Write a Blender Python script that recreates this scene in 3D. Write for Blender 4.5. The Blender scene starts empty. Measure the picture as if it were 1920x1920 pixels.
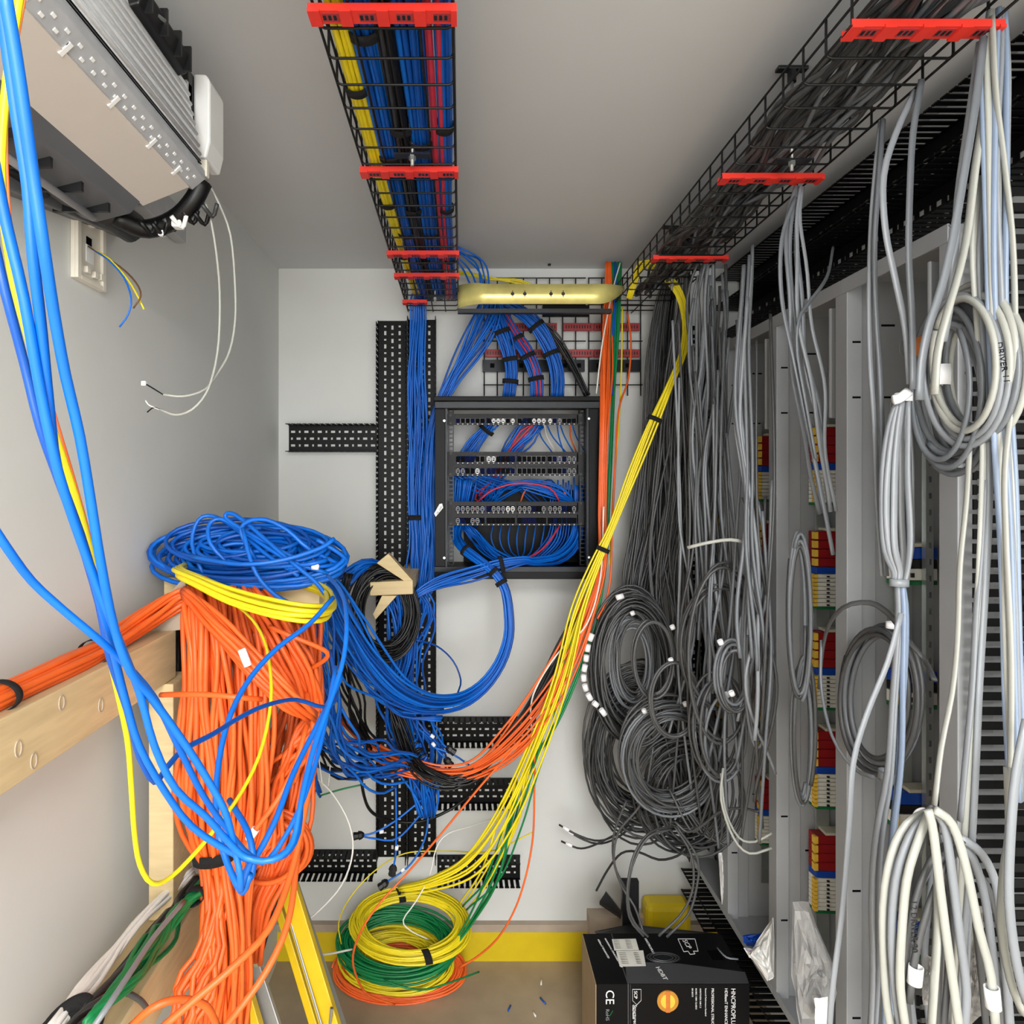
import bpy, math, random
import numpy as np
random.seed(7)
F=1150.0; CH=1.82
C=bpy.context.scene.collection
PI=math.pi
def P(px,py,Y): return np.array([(px-865)/F*Y, Y, CH-(py-905)/F*Y])      # point at distance Y
def Q(px,py,X): return P(px,py,X*F/(px-865.0))                          # point on the plane x = X
# ---------------------------------------------------------------- materials
def srgb(c):
    return tuple(((v/255)/12.92 if v/255<=0.04045 else ((v/255+0.055)/1.055)**2.4) for v in c)+(1,)
MT={}
def M(name,rgb,rough=.5,metal=0,var=.06,scale=30,bump=0,spec=.5,trans=0,stretch=(1,1,1)):
    m=bpy.data.materials.new(name); m.use_nodes=True; nt=m.node_tree; b=nt.nodes['Principled BSDF']
    c=srgb(rgb)
    tc=nt.nodes.new('ShaderNodeTexCoord'); mp=nt.nodes.new('ShaderNodeMapping'); mp.inputs['Scale'].default_value=stretch
    nt.links.new(tc.outputs['Object'],mp.inputs[0])
    n=nt.nodes.new('ShaderNodeTexNoise'); n.inputs['Scale'].default_value=scale; n.inputs['Detail'].default_value=4
    nt.links.new(mp.outputs[0],n.inputs['Vector'])
    r=nt.nodes.new('ShaderNodeValToRGB'); r.color_ramp.elements[0].position=.3; r.color_ramp.elements[1].position=.7
    r.color_ramp.elements[0].color=tuple(v*(1-var) for v in c[:3])+(1,)
    r.color_ramp.elements[1].color=tuple(min(1,v*(1+var)) for v in c[:3])+(1,)
    nt.links.new(n.outputs['Fac'],r.inputs[0]); nt.links.new(r.outputs[0],b.inputs['Base Color'])
    b.inputs['Roughness'].default_value=rough; b.inputs['Metallic'].default_value=metal
    b.inputs['Specular IOR Level'].default_value=spec
    if trans: b.inputs['Transmission Weight'].default_value=trans; b.inputs['IOR'].default_value=1.1
    if bump:
        bp=nt.nodes.new('ShaderNodeBump'); bp.inputs['Strength'].default_value=bump; bp.inputs['Distance'].default_value=.002
        nt.links.new(n.outputs['Fac'],bp.inputs['Height']); nt.links.new(bp.outputs[0],b.inputs['Normal'])
    MT[name]=m; return m
M('wall',(212,213,210),.75,var=.015,scale=6,bump=.1,spec=.2)
M('ceil',(205,206,207),.8,var=.01,scale=4,spec=.2)
M('floor',(168,150,124),.6,var=.14,scale=7,bump=.2,spec=.3)
M('yellowband',(214,186,20),.45,var=.08,scale=9)
M('timber',(206,184,142),.6,var=.12,scale=9,stretch=(8,1,8),spec=.3)
M('timberx',(206,184,140),.6,var=.1,scale=9,stretch=(1,8,8),spec=.3)
M('ply',(172,156,138),.7,var=.1,scale=12)
M('black',(24,24,26),.4,var=.1,scale=20)
M('blackwire',(18,18,19),.4,spec=.35,var=.1)
M('velcro',(14,14,15),.9,var=.2,scale=200,bump=.5)
M('trunk',(10,10,11),.5,spec=.22,var=.08,scale=20)
M('steel',(160,162,164),.5,metal=.08,var=.07,scale=5,spec=.4)
M('steeldark',(105,107,110),.5,metal=.3,var=.1,scale=5)
M('zinc',(200,205,205),.28,metal=.9,var=.06)
M('galv',(190,196,194),.3,metal=.8,var=.1,scale=20)
M('gold',(236,220,136),.3,metal=.4,var=.25,scale=9)
M('redclip',(222,52,40),.4,var=.06)
M('redclipdull',(158,50,54),.45,var=.06)
M('redterm',(150,20,26),.4); M('blueterm',(18,70,170),.4); M('whiteterm',(232,230,220),.45); M('greenterm',(20,110,60),.4)
M('yellowterm',(240,196,70),.45); M('beige',(206,200,180),.5); M('blackterm',(18,18,20),.5)
M('white',(238,238,236),.4,var=.02); M('offwhite',(222,216,202),.5,var=.03); M('acpanel',(206,198,190),.5,var=.01)
M('acgrey',(176,178,182),.35,var=.1,scale=25); M('alu',(240,242,245),.35,metal=0,var=.1,scale=80,stretch=(1,1,6))
M('rack',(9,9,11),.45,var=.05,spec=.15); M('rackgrey',(36,38,41),.4,metal=.3,spec=.3); M('panel',(38,38,40),.5,spec=.2,var=.04); M('panelhi',(120,120,122),.4)
M('portdark',(4,4,8),.7,spec=.08); M('portblue',(5,10,52),.7,spec=.08)
M('cblue',(0,100,200),.42,var=.1,scale=14); M('cblued',(0,76,166),.42,var=.1,scale=14)
M('corange',(240,104,40),.42,var=.1,scale=14); M('corangeb',(226,94,32),.45,var=.1,scale=14)
M('cyellow',(232,212,30),.4,var=.08,scale=14); M('cgreen',(6,122,66),.42,var=.1,scale=14)
M('cgrey',(106,110,115),.34,var=.06,scale=14); M('cgreyl',(132,136,141),.34,var=.06,scale=14)
M('cgreyw',(164,165,158),.36,var=.05,scale=14); M('cgreyb',(130,145,168),.34,var=.05,scale=14)
M('cgreyd',(74,75,76),.4,var=.1,scale=14); M('cgreydd',(48,49,50),.42,var=.1,scale=14)
M('cblack',(9,9,10),.4,spec=.35,var=.1); M('cwhite',(232,230,224),.4,var=.03); M('cpink',(196,50,72),.42,var=.1); M('cbrown',(98,66,40),.5)
M('tape',(244,244,246),.5,var=.02); M('orangetape',(206,120,54),.4,var=.15,scale=60)
M('ladder',(220,182,12),.4,var=.05); M('ladgrey',(150,150,150),.4,metal=.4)
M('carton',(11,11,13),.5,spec=.2,var=.05); M('cartongrey',(70,71,74),.45,var=.04); M('cardboard',(164,142,112),.8,var=.05)
M('ink',(18,18,20),.6); M('inkw',(240,240,240),.5); M('sealgold',(214,150,60),.4,metal=.3); M('inkg',(40,150,70),.5)
M('copper',(170,90,60),.3,metal=.9)
def film(name,rgb,alpha):
    m=M(name,rgb,.12,var=.05,scale=20,bump=.8); b=m.node_tree.nodes['Principled BSDF']; b.inputs['Alpha'].default_value=alpha; return m
film('film',(225,225,225),.35); film('clearfilm',(200,196,190),.45)
# ---------------------------------------------------------------- mesh builder
class MB:
    def __init__(s): s.v=[]; s.f=[]; s.n=0
    def add(s,vs,fs):
        vs=np.asarray(vs,float); s.v.append(vs); s.f+= [tuple(i+s.n for i in f) for f in fs]; s.n+=len(vs); return s
    def box(s,x0,x1,y0,y1,z0,z1):
        if x0>x1:x0,x1=x1,x0
        if y0>y1:y0,y1=y1,y0
        if z0>z1:z0,z1=z1,z0
        v=[(x0,y0,z0),(x1,y0,z0),(x1,y1,z0),(x0,y1,z0),(x0,y0,z1),(x1,y0,z1),(x1,y1,z1),(x0,y1,z1)]
        return s.add(v,[(0,3,2,1),(4,5,6,7),(0,1,5,4),(1,2,6,5),(2,3,7,6),(3,0,4,7)])
    def hexa(s,a,b):   # a,b: quads (4 pts each), joined
        v=list(a)+list(b)
        return s.add(v,[(3,2,1,0),(4,5,6,7),(0,1,5,4),(1,2,6,5),(2,3,7,6),(3,0,4,7)])
    def bar(s,p,q,w,h,up=(0,0,1)):
        p=np.array(p,float);q=np.array(q,float);t=q-p;t/=np.linalg.norm(t);u=np.array(up,float)
        a=np.cross(t,u); 
        if np.linalg.norm(a)<1e-6: a=np.cross(t,(1,0,0))
        a/=np.linalg.norm(a); b=np.cross(a,t); a=a*w/2;b=b*h/2
        return s.hexa([p-a-b,p+a-b,p+a+b,p-a+b],[q-a-b,q+a-b,q+a+b,q-a+b])
    def cyl(s,p,q,r,k=12,r2=None):
        return s.tube(np.array([p,q],float),r,k=k,r2=r2)
    def tube(s,pts,r,k=7,closed=False,flat=1.0,ref=None,r2=None):
        pts=np.asarray(pts,float); n=len(pts)
        t=np.gradient(pts,axis=0) if not closed else np.roll(pts,-1,0)-np.roll(pts,1,0)
        L=np.linalg.norm(t,axis=1); L[L<1e-9]=1; t/=L[:,None]
        if ref is None:
            u=np.cross(t[0],(0,0,1)); 
            if np.linalg.norm(u)<.1: u=np.cross(t[0],(0,1,0))
            u/=np.linalg.norm(u); U=[u]
            for i in range(1,n):
                u=U[-1]-t[i]*np.dot(U[-1],t[i]); l=np.linalg.norm(u); u=u/l if l>1e-6 else U[-1]; U.append(u)
            U=np.array(U)
        else:
            U=np.cross(t,np.array(ref,float)); l=np.linalg.norm(U,axis=1); l[l<1e-6]=1; U/=l[:,None]
        V=np.cross(t,U); a=np.arange(k)*2*PI/k
        rr=np.full(n,float(r)) if np.isscalar(r) else np.asarray(r,float)
        if r2 is not None: rr=np.linspace(r,r2,n)
        ca=np.cos(a)[None,:,None]*U[:,None,:]*rr[:,None,None]*flat+np.sin(a)[None,:,None]*V[:,None,:]*rr[:,None,None]
        vs=(pts[:,None,:]+ca).reshape(-1,3); fs=[]
        for i in range(n-1 if not closed else n):
            j=(i+1)%n
            for q in range(k):
                w=(q+1)%k; fs.append((i*k+q,i*k+w,j*k+w,j*k+q))
        if not closed: fs.append(tuple(range(k-1,-1,-1))); fs.append(tuple((n-1)*k+q for q in range(k)))
        return s.add(vs,fs)
    def build(s,name,mat,parent=None,smooth=False,bevel=0):
        loc=np.array(parent.get('_w',(0,0,0))) if parent else np.zeros(3)
        vs=np.concatenate(s.v) if s.v else np.zeros((0,3))
        base=loc if parent else vs.mean(0)*0+np.array([vs[:,0].mean(),vs[:,1].mean(),vs[:,2].min()])
        me=bpy.data.meshes.new(name); me.from_pydata((vs-base).tolist(),[],s.f); me.update()
        if smooth: me.polygons.foreach_set('use_smooth',[True]*len(me.polygons))
        me.materials.append(MT[mat]); o=bpy.data.objects.new(name,me); C.objects.link(o)
        if parent: 
            o.parent=parent; o['_w']=tuple(loc)
            if '_w' in o: pass
        else: o.location=base; o['_w']=tuple(base)
        if bevel:
            m=o.modifiers.new('Bevel','BEVEL'); m.width=bevel; m.segments=2; m.limit_method='ANGLE'
        return o
def thing(name,label,cat,loc,group=None):
    o=bpy.data.objects.new(name,None); C.objects.link(o); o.location=tuple(float(v) for v in loc); o.empty_display_size=.05
    o['_w']=tuple(float(v) for v in loc); o['label']=label; o['category']=cat
    if group:o['group']=group
    return o
def tag(o,label,cat,group=None):
    o['label']=label;o['category']=cat
    if group:o['group']=group
    return o
def struct(o): o['kind']='structure'; return o
def lab(o,l): o['label']=l; return o
def text(s,size,mat,parent,origin,ex,ey,name='lettering',depth=.0004,align='LEFT'):
    """flat lettering: origin, ex = reading direction, ey = up of letters"""
    cu=bpy.data.curves.new('t','FONT'); cu.body=s; cu.size=size; cu.extrude=depth; cu.align_x=align; cu.resolution_u=3
    t=bpy.data.objects.new('t',cu); C.objects.link(t); dg=bpy.context.evaluated_depsgraph_get(); dg.update()
    me=bpy.data.meshes.new_from_object(t.evaluated_get(dg)); bpy.data.objects.remove(t)
    ex=np.array(ex,float);ex/=np.linalg.norm(ex);ey=np.array(ey,float);ey/=np.linalg.norm(ey);ez=np.cross(ex,ey)
    loc=np.array(parent.get('_w',(0,0,0)))
    for v in me.vertices:
        c=v.co; w=np.array(origin)+ex*c[0]+ey*c[1]+ez*c[2]-loc; v.co=tuple(w)
    me.materials.clear(); me.materials.append(MT[mat]); o=bpy.data.objects.new(name,me); C.objects.link(o); o.parent=parent; o['_w']=tuple(loc); return o
# ---------------------------------------------------------------- cables
def spline(K,step=.02,closed=False):
    K=np.asarray(K,float); n=len(K); out=[]
    if n==2: K=np.array([K[0],(K[0]+K[1])/2,K[1]]); n=3
    for i in range(n-1):
        p0=K[max(i-1,0)] if i>0 else 2*K[0]-K[1]; p1=K[i];p2=K[i+1]; p3=K[i+2] if i+2<n else 2*K[-1]-K[-2]
        m=max(3,int(np.linalg.norm((p2-p1)[:3])/step)); 
        for t in np.arange(m)/m:
            out.append(.5*((2*p1)+(-p0+p2)*t+(2*p0-5*p1+4*p2-p3)*t*t+(-p0+3*p1-3*p2+p3)*t**3))
    out.append(K[-1]); return np.array(out)
def path(keys,X=None):
    """keys (px,py,Y[,w]); with X given: (px,py,X[,w]) on vertical planes"""
    o=[]
    for k in keys:
        p=Q(k[0],k[1],k[2]) if X else P(k[0],k[1],k[2])
        w=(k[3] if len(k)>3 else 0)*p[1]/F
        o.append([p[0],p[1],p[2],w])
    return o
def noise1(ts,rs,amp,freq):
    s=0
    for a,f in ((1,1.0),(.6,2.1)):
        s=s+a*np.sin(2*PI*(ts*f*freq+rs.random()))
    return amp*s/1.3
def bundle(name,label,keys,n,r,mats,cat='cable bundle',dr=.5,wander=.25,freq=1.2,straps=(),ref=(0,1,0),seed=1,group=None,Xm=False,flat=1.0,step=.025,sw=.012,part='cable',stagger=0,strapmat='velcro',parent=None):
    rs=random.Random(seed); K=spline(path(keys,Xm) if not isinstance(keys,np.ndarray) else keys,step)
    pts=K[:,:3]; w=np.maximum(K[:,3],0); t=np.gradient(pts,axis=0); t/=np.linalg.norm(t,axis=1)[:,None]
    S=np.cross(t,np.array(ref,float)); l=np.linalg.norm(S,axis=1); l[l<1e-5]=1; S/=l[:,None]
    # keep the side vector continuous
    for i in range(1,len(S)):
        if np.dot(S[i],S[i-1])<0: S[i]=-S[i]
    D=np.cross(S,t)
    root=parent or thing(name,label,cat,pts[len(pts)//2],group)
    N=len(pts); ts=np.linspace(0,1,N)
    kk=4
    for i in range(n):
        ra=math.sqrt((i+.5)/n); an=i*2.39996
        a=ra*math.cos(an)*np.ones(N)+noise1(ts,rs,wander,freq); b=ra*math.sin(an)*np.ones(N)+noise1(ts,rs,wander,freq)
        if n==1: a=a*0;b=b*0
        i0=0;i1=N
        if stagger: i0=int(rs.random()*stagger*N*.5); i1=N-int(rs.random()*stagger*N)
        c=pts+S*(a*np.maximum(w,r*.3))[:,None]+D*(b*np.maximum(w*dr,r*.6))[:,None]
        m=mats if isinstance(mats,str) else mats[i%len(mats)]
        MB().tube(c[i0:i1],r*(.92+.16*rs.random()),k=7 if flat==1 else 8,flat=flat,ref=None).build(part,m,root,True)
    for u in straps:
        i=min(N-2,max(1,int(u*(N-1)))); strap(root,pts[i],t[i],S[i],D[i],w[i]*(1+wander*.2)+r*1.15,max(w[i]*dr,r*.6)*(1+wander*.2)+r*1.15,sw,strapmat)
    return root
def strap(root,c,t,S,D,a,b,h,mat='velcro',name='velcro_strap'):
    k=28; an=np.arange(k)*2*PI/k; vs=[]
    prof=[(-h,1.0,0),(h,1.0,0),(h,1.0,.0014),(-h,1.0,.0014)]
    for (z,f,e) in prof:
        for x in an:
            # rounded-rectangle-like section
            ca=math.cos(x); sa=math.sin(x)
            vs.append(c+t*z+S*(a+e)*ca+D*(b+e)*sa)
    fs=[]
    for j in range(4):
        g=(j+1)%4
        for q in range(k): fs.append((j*k+q,j*k+(q+1)%k,g*k+(q+1)%k,g*k+q))
    return MB().add(vs,fs).build(name,mat,root,True)
def cable(label,keys,r,mat,name='cable',cat='cable',group=None,Xm=False,flat=1.0,step=.02,parent=None):
    K=spline(path(keys,Xm),step)[:,:3]
    o=MB().tube(K,r,k=8,flat=flat).build(name,mat,parent,True)
    if parent is None: tag(o,label,cat,group)
    return o
def coil(name,label,c,u,v,n,turns,r,mats,spread=.2,thick=.02,seed=1,group=None,cat='cable coil',flat=1.0,jit=.05,parent=None,power=1.0,step=34,straps=(),strapmat='velcro',sw=.012,part='cable'):
    rs=random.Random(seed); c=np.array(c,float);u=np.array(u,float);v=np.array(v,float)
    nn=np.cross(u,v); nn/=np.linalg.norm(nn)
    root=parent or thing(name,label,cat,c-v*(1 if v[2]>0 else -1),group)
    for i in range(n):
        N=int(step*turns)+1; th=np.linspace(0,2*PI*turns,N)+rs.random()*6.28
        f1=.23+.3*rs.random(); f2=.31+.3*rs.random(); p=[rs.random()*6.28 for _ in range(6)]
        base=(i+.5)/n
        rad=1-spread*(.5+.5*np.sin(th*f1+p[0])*.75+.25*np.sin(th*1.0+p[1]))
        off=thick*(.7*np.sin(th*f2+p[2])+.5*np.sin(th*.11+p[3]+i))
        jx=jit*np.sin(th*.17+p[4]); jy=jit*np.sin(th*.13+p[5])
        ct=np.cos(th);st=np.sin(th)
        if power!=1: ct=np.sign(ct)*abs(ct)**power; st=np.sign(st)*abs(st)**power
        q=c+u*(ct*rad+jx)[:,None]+v*(st*rad+jy)[:,None]+nn*off[:,None]
        m=mats if isinstance(mats,str) else mats[i%len(mats)]
        MB().tube(q,r*(.94+.12*rs.random()),k=7,flat=flat).build(part,m,root,True)
    for a in straps:
        a=math.radians(a); t=-u*math.sin(a)+v*math.cos(a); t/=np.linalg.norm(t); R=u*math.cos(a)+v*math.sin(a); l=np.linalg.norm(R); Rn=R/l
        strap(root,c+R*(1-spread/2),t,Rn,nn,l*(spread/2+jit)+r*1.5,thick+r*1.5,sw,strapmat)
    return root
def coilP(name,label,L,R,T,B,Y,n,turns,r,mats,X=None,**k):
    """coil from its picture extents: L,R px, T,B px at depth Y (or on plane X)"""
    ym=(T+B)/2; xm=(L+R)/2
    if X: l,rr,t,b=Q(L,ym,X),Q(R,ym,X),Q(xm,T,X),Q(xm,B,X)
    else:
        y=(Y,Y,Y,Y) if np.isscalar(Y) else Y
        l,rr,t,b=P(L,ym,y[0]),P(R,ym,y[1]),P(xm,T,y[2]),P(xm,B,y[3])
    return coil(name,label,(l+rr+t+b)/4,(rr-l)/2,(t-b)/2,n,turns,r,mats,**k)
def tapeat(root,p,t,w,h,mat='tape',name='marker_tape'):
    t=np.array(t,float);t/=np.linalg.norm(t); S=np.cross(t,(0,1,0)); 
    if np.linalg.norm(S)<.1: S=np.cross(t,(1,0,0))
    S/=np.linalg.norm(S); D=np.cross(S,t); return strap(root,np.array(p,float),t,S,D,w,w*.8,h,mat,name)
LIGHT=115; REAR_FILL=110; EXPO=-0.22
# ================================================================ SETTING
XL,XR,YB,ZC=-.70,1.06,2.35,CH+.82
YN=-3.0
def slab(n,m,*a):
    return struct(MB().box(*a).build(n,m))
slab('floor','floor',XL-.05,XR+.05,YN,YB+.05,-.05,0)
slab('ceiling','ceil',XL-.05,XR+.05,YN,YB+.05,ZC,ZC+.05)
slab('wall_back','wall',XL-.05,XR+.05,YB,YB+.05,0,ZC)
slab('wall_left','wall',XL-.05,XL,YN,YB,0,ZC)
slab('wall_right','wall',XR,XR+.05,YN,YB,0,ZC)
slab('wall_rear','wall',XL-.05,XR+.05,YN-.05,YN,0,ZC)
slab('baseboard_back','yellowband',XL,XR,YB-.018,YB-.0005,0,.115)
slab('trim_1','ply',XL,XR,YB-.024,YB-.0005,.115,.143)
# ================================================================ SLOTTED TRUNKING
def trunking(name,label,o,e,g,nrm,L,W,D,pitch=.021,group=None,fin=.62,rows=3,outer=True):
    """o: corner on the wall; e: long axis; g: width axis; nrm: out of wall. base plate with real slots, two rows of fins"""
    o=np.array(o,float);e=np.array(e,float);g=np.array(g,float);nrm=np.array(nrm,float)
    root=thing(name,label,'cable duct',o,group)
    def bx(m,a0,a1,b0,b1,c0,c1):
        pa=[o+e*a+g*b+nrm*c0 for a,b in((a0,b0),(a1,b0),(a1,b1),(a0,b1))]
        pb=[p+nrm*(c1-c0) for p in pa]
        m.hexa(pa,pb)
    m=MB(); per=.05; th=.002; c0=.001
    sw=.0085 if rows==3 else .013; cols=[W*(i+1)/(rows+1) for i in range(rows)]
    edges=[0]+sum([[c-sw/2,c+sw/2] for c in cols],[])+[W]
    for j in range(0,len(edges)-1,2): bx(m,0,L,edges[j],edges[j+1],c0,c0+th)
    for ci,c in enumerate(cols):
        a=0; k=ci%2
        segs=[]
        x=.008
        while x<L-.012:
            hl=.016 if k%2==0 else .007
            segs.append((x,min(L-.004,x+hl))); x+=hl+.014; k+=1
        prev=0
        for s0,s1 in segs: bx(m,prev,s0,c-sw/2,c+sw/2,c0,c0+th); prev=s1
        bx(m,prev,L,c-sw/2,c+sw/2,c0,c0+th)
    m.build('base_plate','trunk',root)
    for side in (0,1):
        m=MB(); b0=0 if side==0 else W-.002; 
        bx(m,0,L,b0,b0+.002,c0,.012)
        x=.004
        while x+pitch*fin<L:
            bx(m,x,x+pitch*fin,b0,b0+.002,.012,D-.006)
            bx(m,x-pitch*.08,x+pitch*(fin+.08),b0-.0005,b0+.0025,D-.006,D)
            if D>.075: bx(m,x+pitch*fin*.1,x+pitch*(fin*.9),b0,b0+.002,D*.5,D*.52)
            x+=pitch
        m.build('fin_row','trunk',root)
    return root
def sc(px): return (px-865)/F*YB
def sz(py): return CH-(py-905)/F*YB
ez=(0,0,1);exx=(1,0,0)
def vtr(x0,x1,y0,y1,label): trunking('cable_duct',label,(sc(x0),YB,sz(y1)),(0,0,1),(1,0,0),(0,-1,0),sz(y0)-sz(y1),sc(x1)-sc(x0),.06,group='slotted ducts on the back wall')
def htr(x0,x1,y0,y1,label): trunking('cable_duct',label,(sc(x0),YB,sz(y1)),(1,0,0),(0,0,1),(0,-1,0),sc(x1)-sc(x0),sz(y0)-sz(y1),.06,group='slotted ducts on the back wall')
vtr(709,763,602,1606,'tall black slotted cable duct on the back wall, the left one of the upright pair')
vtr(766,818,600,1606,'tall black slotted cable duct behind the hanging blue cables, right one of the upright pair')
htr(542,707,797,848,'short horizontal black slotted duct left of the upright pair, beside the left wall')
htr(560,707,1592,1634,'low horizontal black slotted duct left of the upright pair, behind the yellow ladder')
htr(820,1005,1343,1390,'black slotted duct below the rack, topmost of the three right of the uprights')
htr(820,970,1458,1504,'horizontal black slotted duct, middle of the three low ones right of the uprights')
htr(820,975,1602,1646,'horizontal black slotted duct just above the yellow and green coils')
# right wall runs
def rtr(y0,y1,z0,z1,D,label,XB=1.058,pitch=.0225,rows=2,fin=.6):
    return trunking('cable_duct',label,(XB,y0,z0),(0,1,0),(0,0,1),(-1,0,0),y1-y0,z1-z0,D,pitch=pitch,group='slotted ducts on the right wall',rows=rows,fin=fin)
rtr(.35,.985,CH+.665,CH+.765,.105,'near length of the upper slotted duct under the ceiling at right')
rtr(1.0,2.33,CH+.66,CH+.765,.105,'upper black slotted duct running under the ceiling above the grey enclosures')
rtr(.35,2.33,CH+.548,CH+.653,.105,'second black slotted duct resting directly above the tops of the grey enclosures')
rtr(.9,2.30,CH-1.52,CH-1.44,.238,'long black slotted duct running along the bottom of the grey enclosures')
trunking('cable_duct','upright black slotted duct at the right edge of the picture with horizontal slats',(.985,.955,.45),(0,0,1),(0,1,0),(-1,0,0),CH+.47-.45,.065,.135,pitch=.0245,fin=.55,group='slotted ducts on the right wall')
trunking('cable_duct','short upright black slotted duct in the far corner behind the dark grey cables',(.84,2.349,.42),(0,0,1),(1,0,0),(0,-1,0),CH+.60-.42,.1,.09,group='slotted ducts on the back wall')
trunking('cable_duct','low upright slotted duct at the lower right behind the pale cables',(.93,1.06,.35),(0,0,1),(0,1,0),(-1,0,0),.55,.06,.10,pitch=.0245,fin=.55,group='slotted ducts on the right wall')
# ================================================================ BASKET TRAYS
def tray(name,label,x0,x1,zb,h,y0,y1,nl=5,sp=.0615,r=.0022):
    root=thing(name,label,'cable tray',((x0+x1)/2,y0,CH+zb)); z=CH+zb
    m=MB()
    for i in range(nl): 
        x=x0+(x1-x0)*i/(nl-1); m.cyl((x,y0,z+2*r),(x,y1,z+2*r),r,6)
    m.build('long_wire','blackwire',root,True); lab(root.children[-1],'straight wires along the bottom')
    m=MB()
    for x in (x0,x1):
        for f in (.5,1): m.cyl((x,y0,z+h*f),(x,y1,z+h*f),r,6)
    m.build('rim_wire','blackwire',root,True)
    m=MB(); y=y0+.01; c=.008
    while y<y1:
        k=[(x0,y,z+h),(x0,y,z+c),(x0+c*.3,y,z+c*.3),(x0+c,y,z),(x1-c,y,z),(x1-c*.3,y,z+c*.3),(x1,y,z+c),(x1,y,z+h)]
        m.tube(np.array(k),r,6); y+=sp
    m.build('cross_wire','blackwire',root,True)
    return root
tray('wire_basket_tray','black wire basket tray overhead full of blue cables, left of the ceiling centre',-.2,-.012,.64,.085,.30,2.31)
tray('wire_basket_tray','black wire basket tray overhead full of grey cables, above the enclosures',.55,.742,.64,.06,.30,2.33,nl=3)
def clip(x0,x1,yp,label,mat='redclip',zb=.636,grp='red clips under the overhead trays'):
    Y=zb*F/(905-yp); z=CH+zb; root=thing('tray_clip',label,'clip',((x0+x1)/2,Y,z-.01),grp); m=MB(); W=x1-x0
    m.box(x0,x1,Y-.012,Y+.012,z-.0055,z-.0035)
    m.box(x0,x1,Y-.012,Y-.0105,z-.0035,z+.005); m.box(x0,x1,Y+.0105,Y+.012,z-.0035,z+.005)
    nb=max(2,int(W/.047))
    for i in range(nb+1):
        xx=x0+W*i/nb-(.008 if i else 0); m.box(max(x0,xx),min(x1,xx+.016),Y-.014,Y+.014,z-.008,z-.003)
    m.build('rail','redclip',root)
    for i in range(nb): MB().box(x0+W*(i+.36)/nb,x0+W*(i+.82)/nb,Y-.0075,Y+.0075,z-.0060,z-.0045).build('channel','redclipdull',root)
    m=MB()
    for i in range(nb):
        for j in range(3):
            xx=x0+W*(i+.38+.14*j)/nb; m.box(xx,xx+.004,Y-.004,Y+.004,z-.0066,z-.0052)
        m.build('slot_group','black',root); m=MB()
for yp,l in((25,'nearest, at the top edge of the picture'),(322,'the one halfway along the blue cable tray'),(476,'third from the camera on the blue cable tray'),(517,'fourth from the camera on the blue cable tray')):
    clip(-.206,-.006,yp,'red clip under the blue cable tray, '+l)
clip(-.206,-.12,566,'short red plastic clip at the far end of the blue cable tray')
for yp,l in((54,'nearest the camera'),(334,'the middle one'),(484,'the farthest one')):
    clip(.54,.752,yp,'red plastic clip under the grey cable tray, '+l)
def hanger(x,Y,label,zb=.64):
    root=thing('tray_hanger',label,'hanger',(x,Y,CH+zb-.02),'ceiling hangers of the trays'); z=CH+zb
    MB().cyl((x,Y,z-.025),(x,Y,ZC-.003),.0035,8).build('threaded_rod','galv',root,True)
    MB().box(x-.03,x+.03,Y-.008,Y+.008,ZC-.008,ZC-.0005).build('ceiling_plate','black',root,bevel=.002)
    MB().cyl((x,Y,ZC-.03),(x,Y,ZC-.008),.009,6).build('coupler','black',root)
    MB().box(x-.035,x+.035,Y-.009,Y+.009,z-.007,z-.004).build('clamp_bar','black',root)
    MB().cyl((x,Y,z-.014),(x,Y,z-.007),.007,6).build('nut','galv',root)
hanger(.652,1.21,'threaded rod hanger of the grey cable tray with black ceiling plate, nearest the camera')
hanger(.673,1.96,'threaded rod hanger of the grey cable tray near its far end')
hanger(-.095,1.19,'threaded rod hanger in the middle of the blue cable tray')
hanger(-.09,2.1,'threaded rod hanger at the far end of the blue cable tray')
# gold bracket
def goldplate():
    Y0=2.0; root=thing('joining_bracket','bright gold zinc-plated bent metal strip joining the two overhead trays','bracket',((.27),Y0,CH+.58))
    N=40; vs=[]
    for i in range(N+1):
        t=i/N; x=-.012+.568*t
        e=max(0,(t-.80)/.20); s=max(0,(.16-t)/.16)
        y=Y0+.09*e*e+.07*s*s; zb=CH+.583+.075*e*e*1.0+.004*s; zt=CH+.583+.066-.001*math.sin(PI*t)+.02*e*e+.016*s
        y2=y+.03
        for d in (0,.003): vs+= [(x,y+d,zb),(x,y+d,zt)]
    fs=[]
    for i in range(N):
        a=i*4;b=a+4
        fs+=[(a,b,b+1,a+1),(a+2,a+3,b+3,b+2),(a+1,b+1,b+3,a+3),(a,a+2,b+2,b)]
    fs+=[(0,1,3,2),(N*4,N*4+2,N*4+3,N*4+1)]
    MB().add(vs,fs).build('strip','gold',root,True)
    for px in (961,984,1033,1056):
        p=P(px,551,Y0); MB().cyl((p[0],Y0-.001,p[2]),(p[0],Y0+.004,p[2]),.006,10).build('bolt_hole','black',root)
        MB().box(p[0]-.001,p[0]+.001,Y0-.002,Y0+.003,p[2]-.011,p[2]+.011).build('slot_mark','black',root)
goldplate()
o=MB().box(-.012,.50,2.04,2.06,CH+.565,CH+.579).build('support_angle','black'); tag(o,'thin black support angle just behind and below the gold metal strip','bracket')
o=MB().box(sc(1015),sc(1100),2.31,2.325,sz(598),sz(578)).build('mounting_bar','trunk'); tag(o,'short dark bar on the wall basket just under the gold strip','bar')
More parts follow.
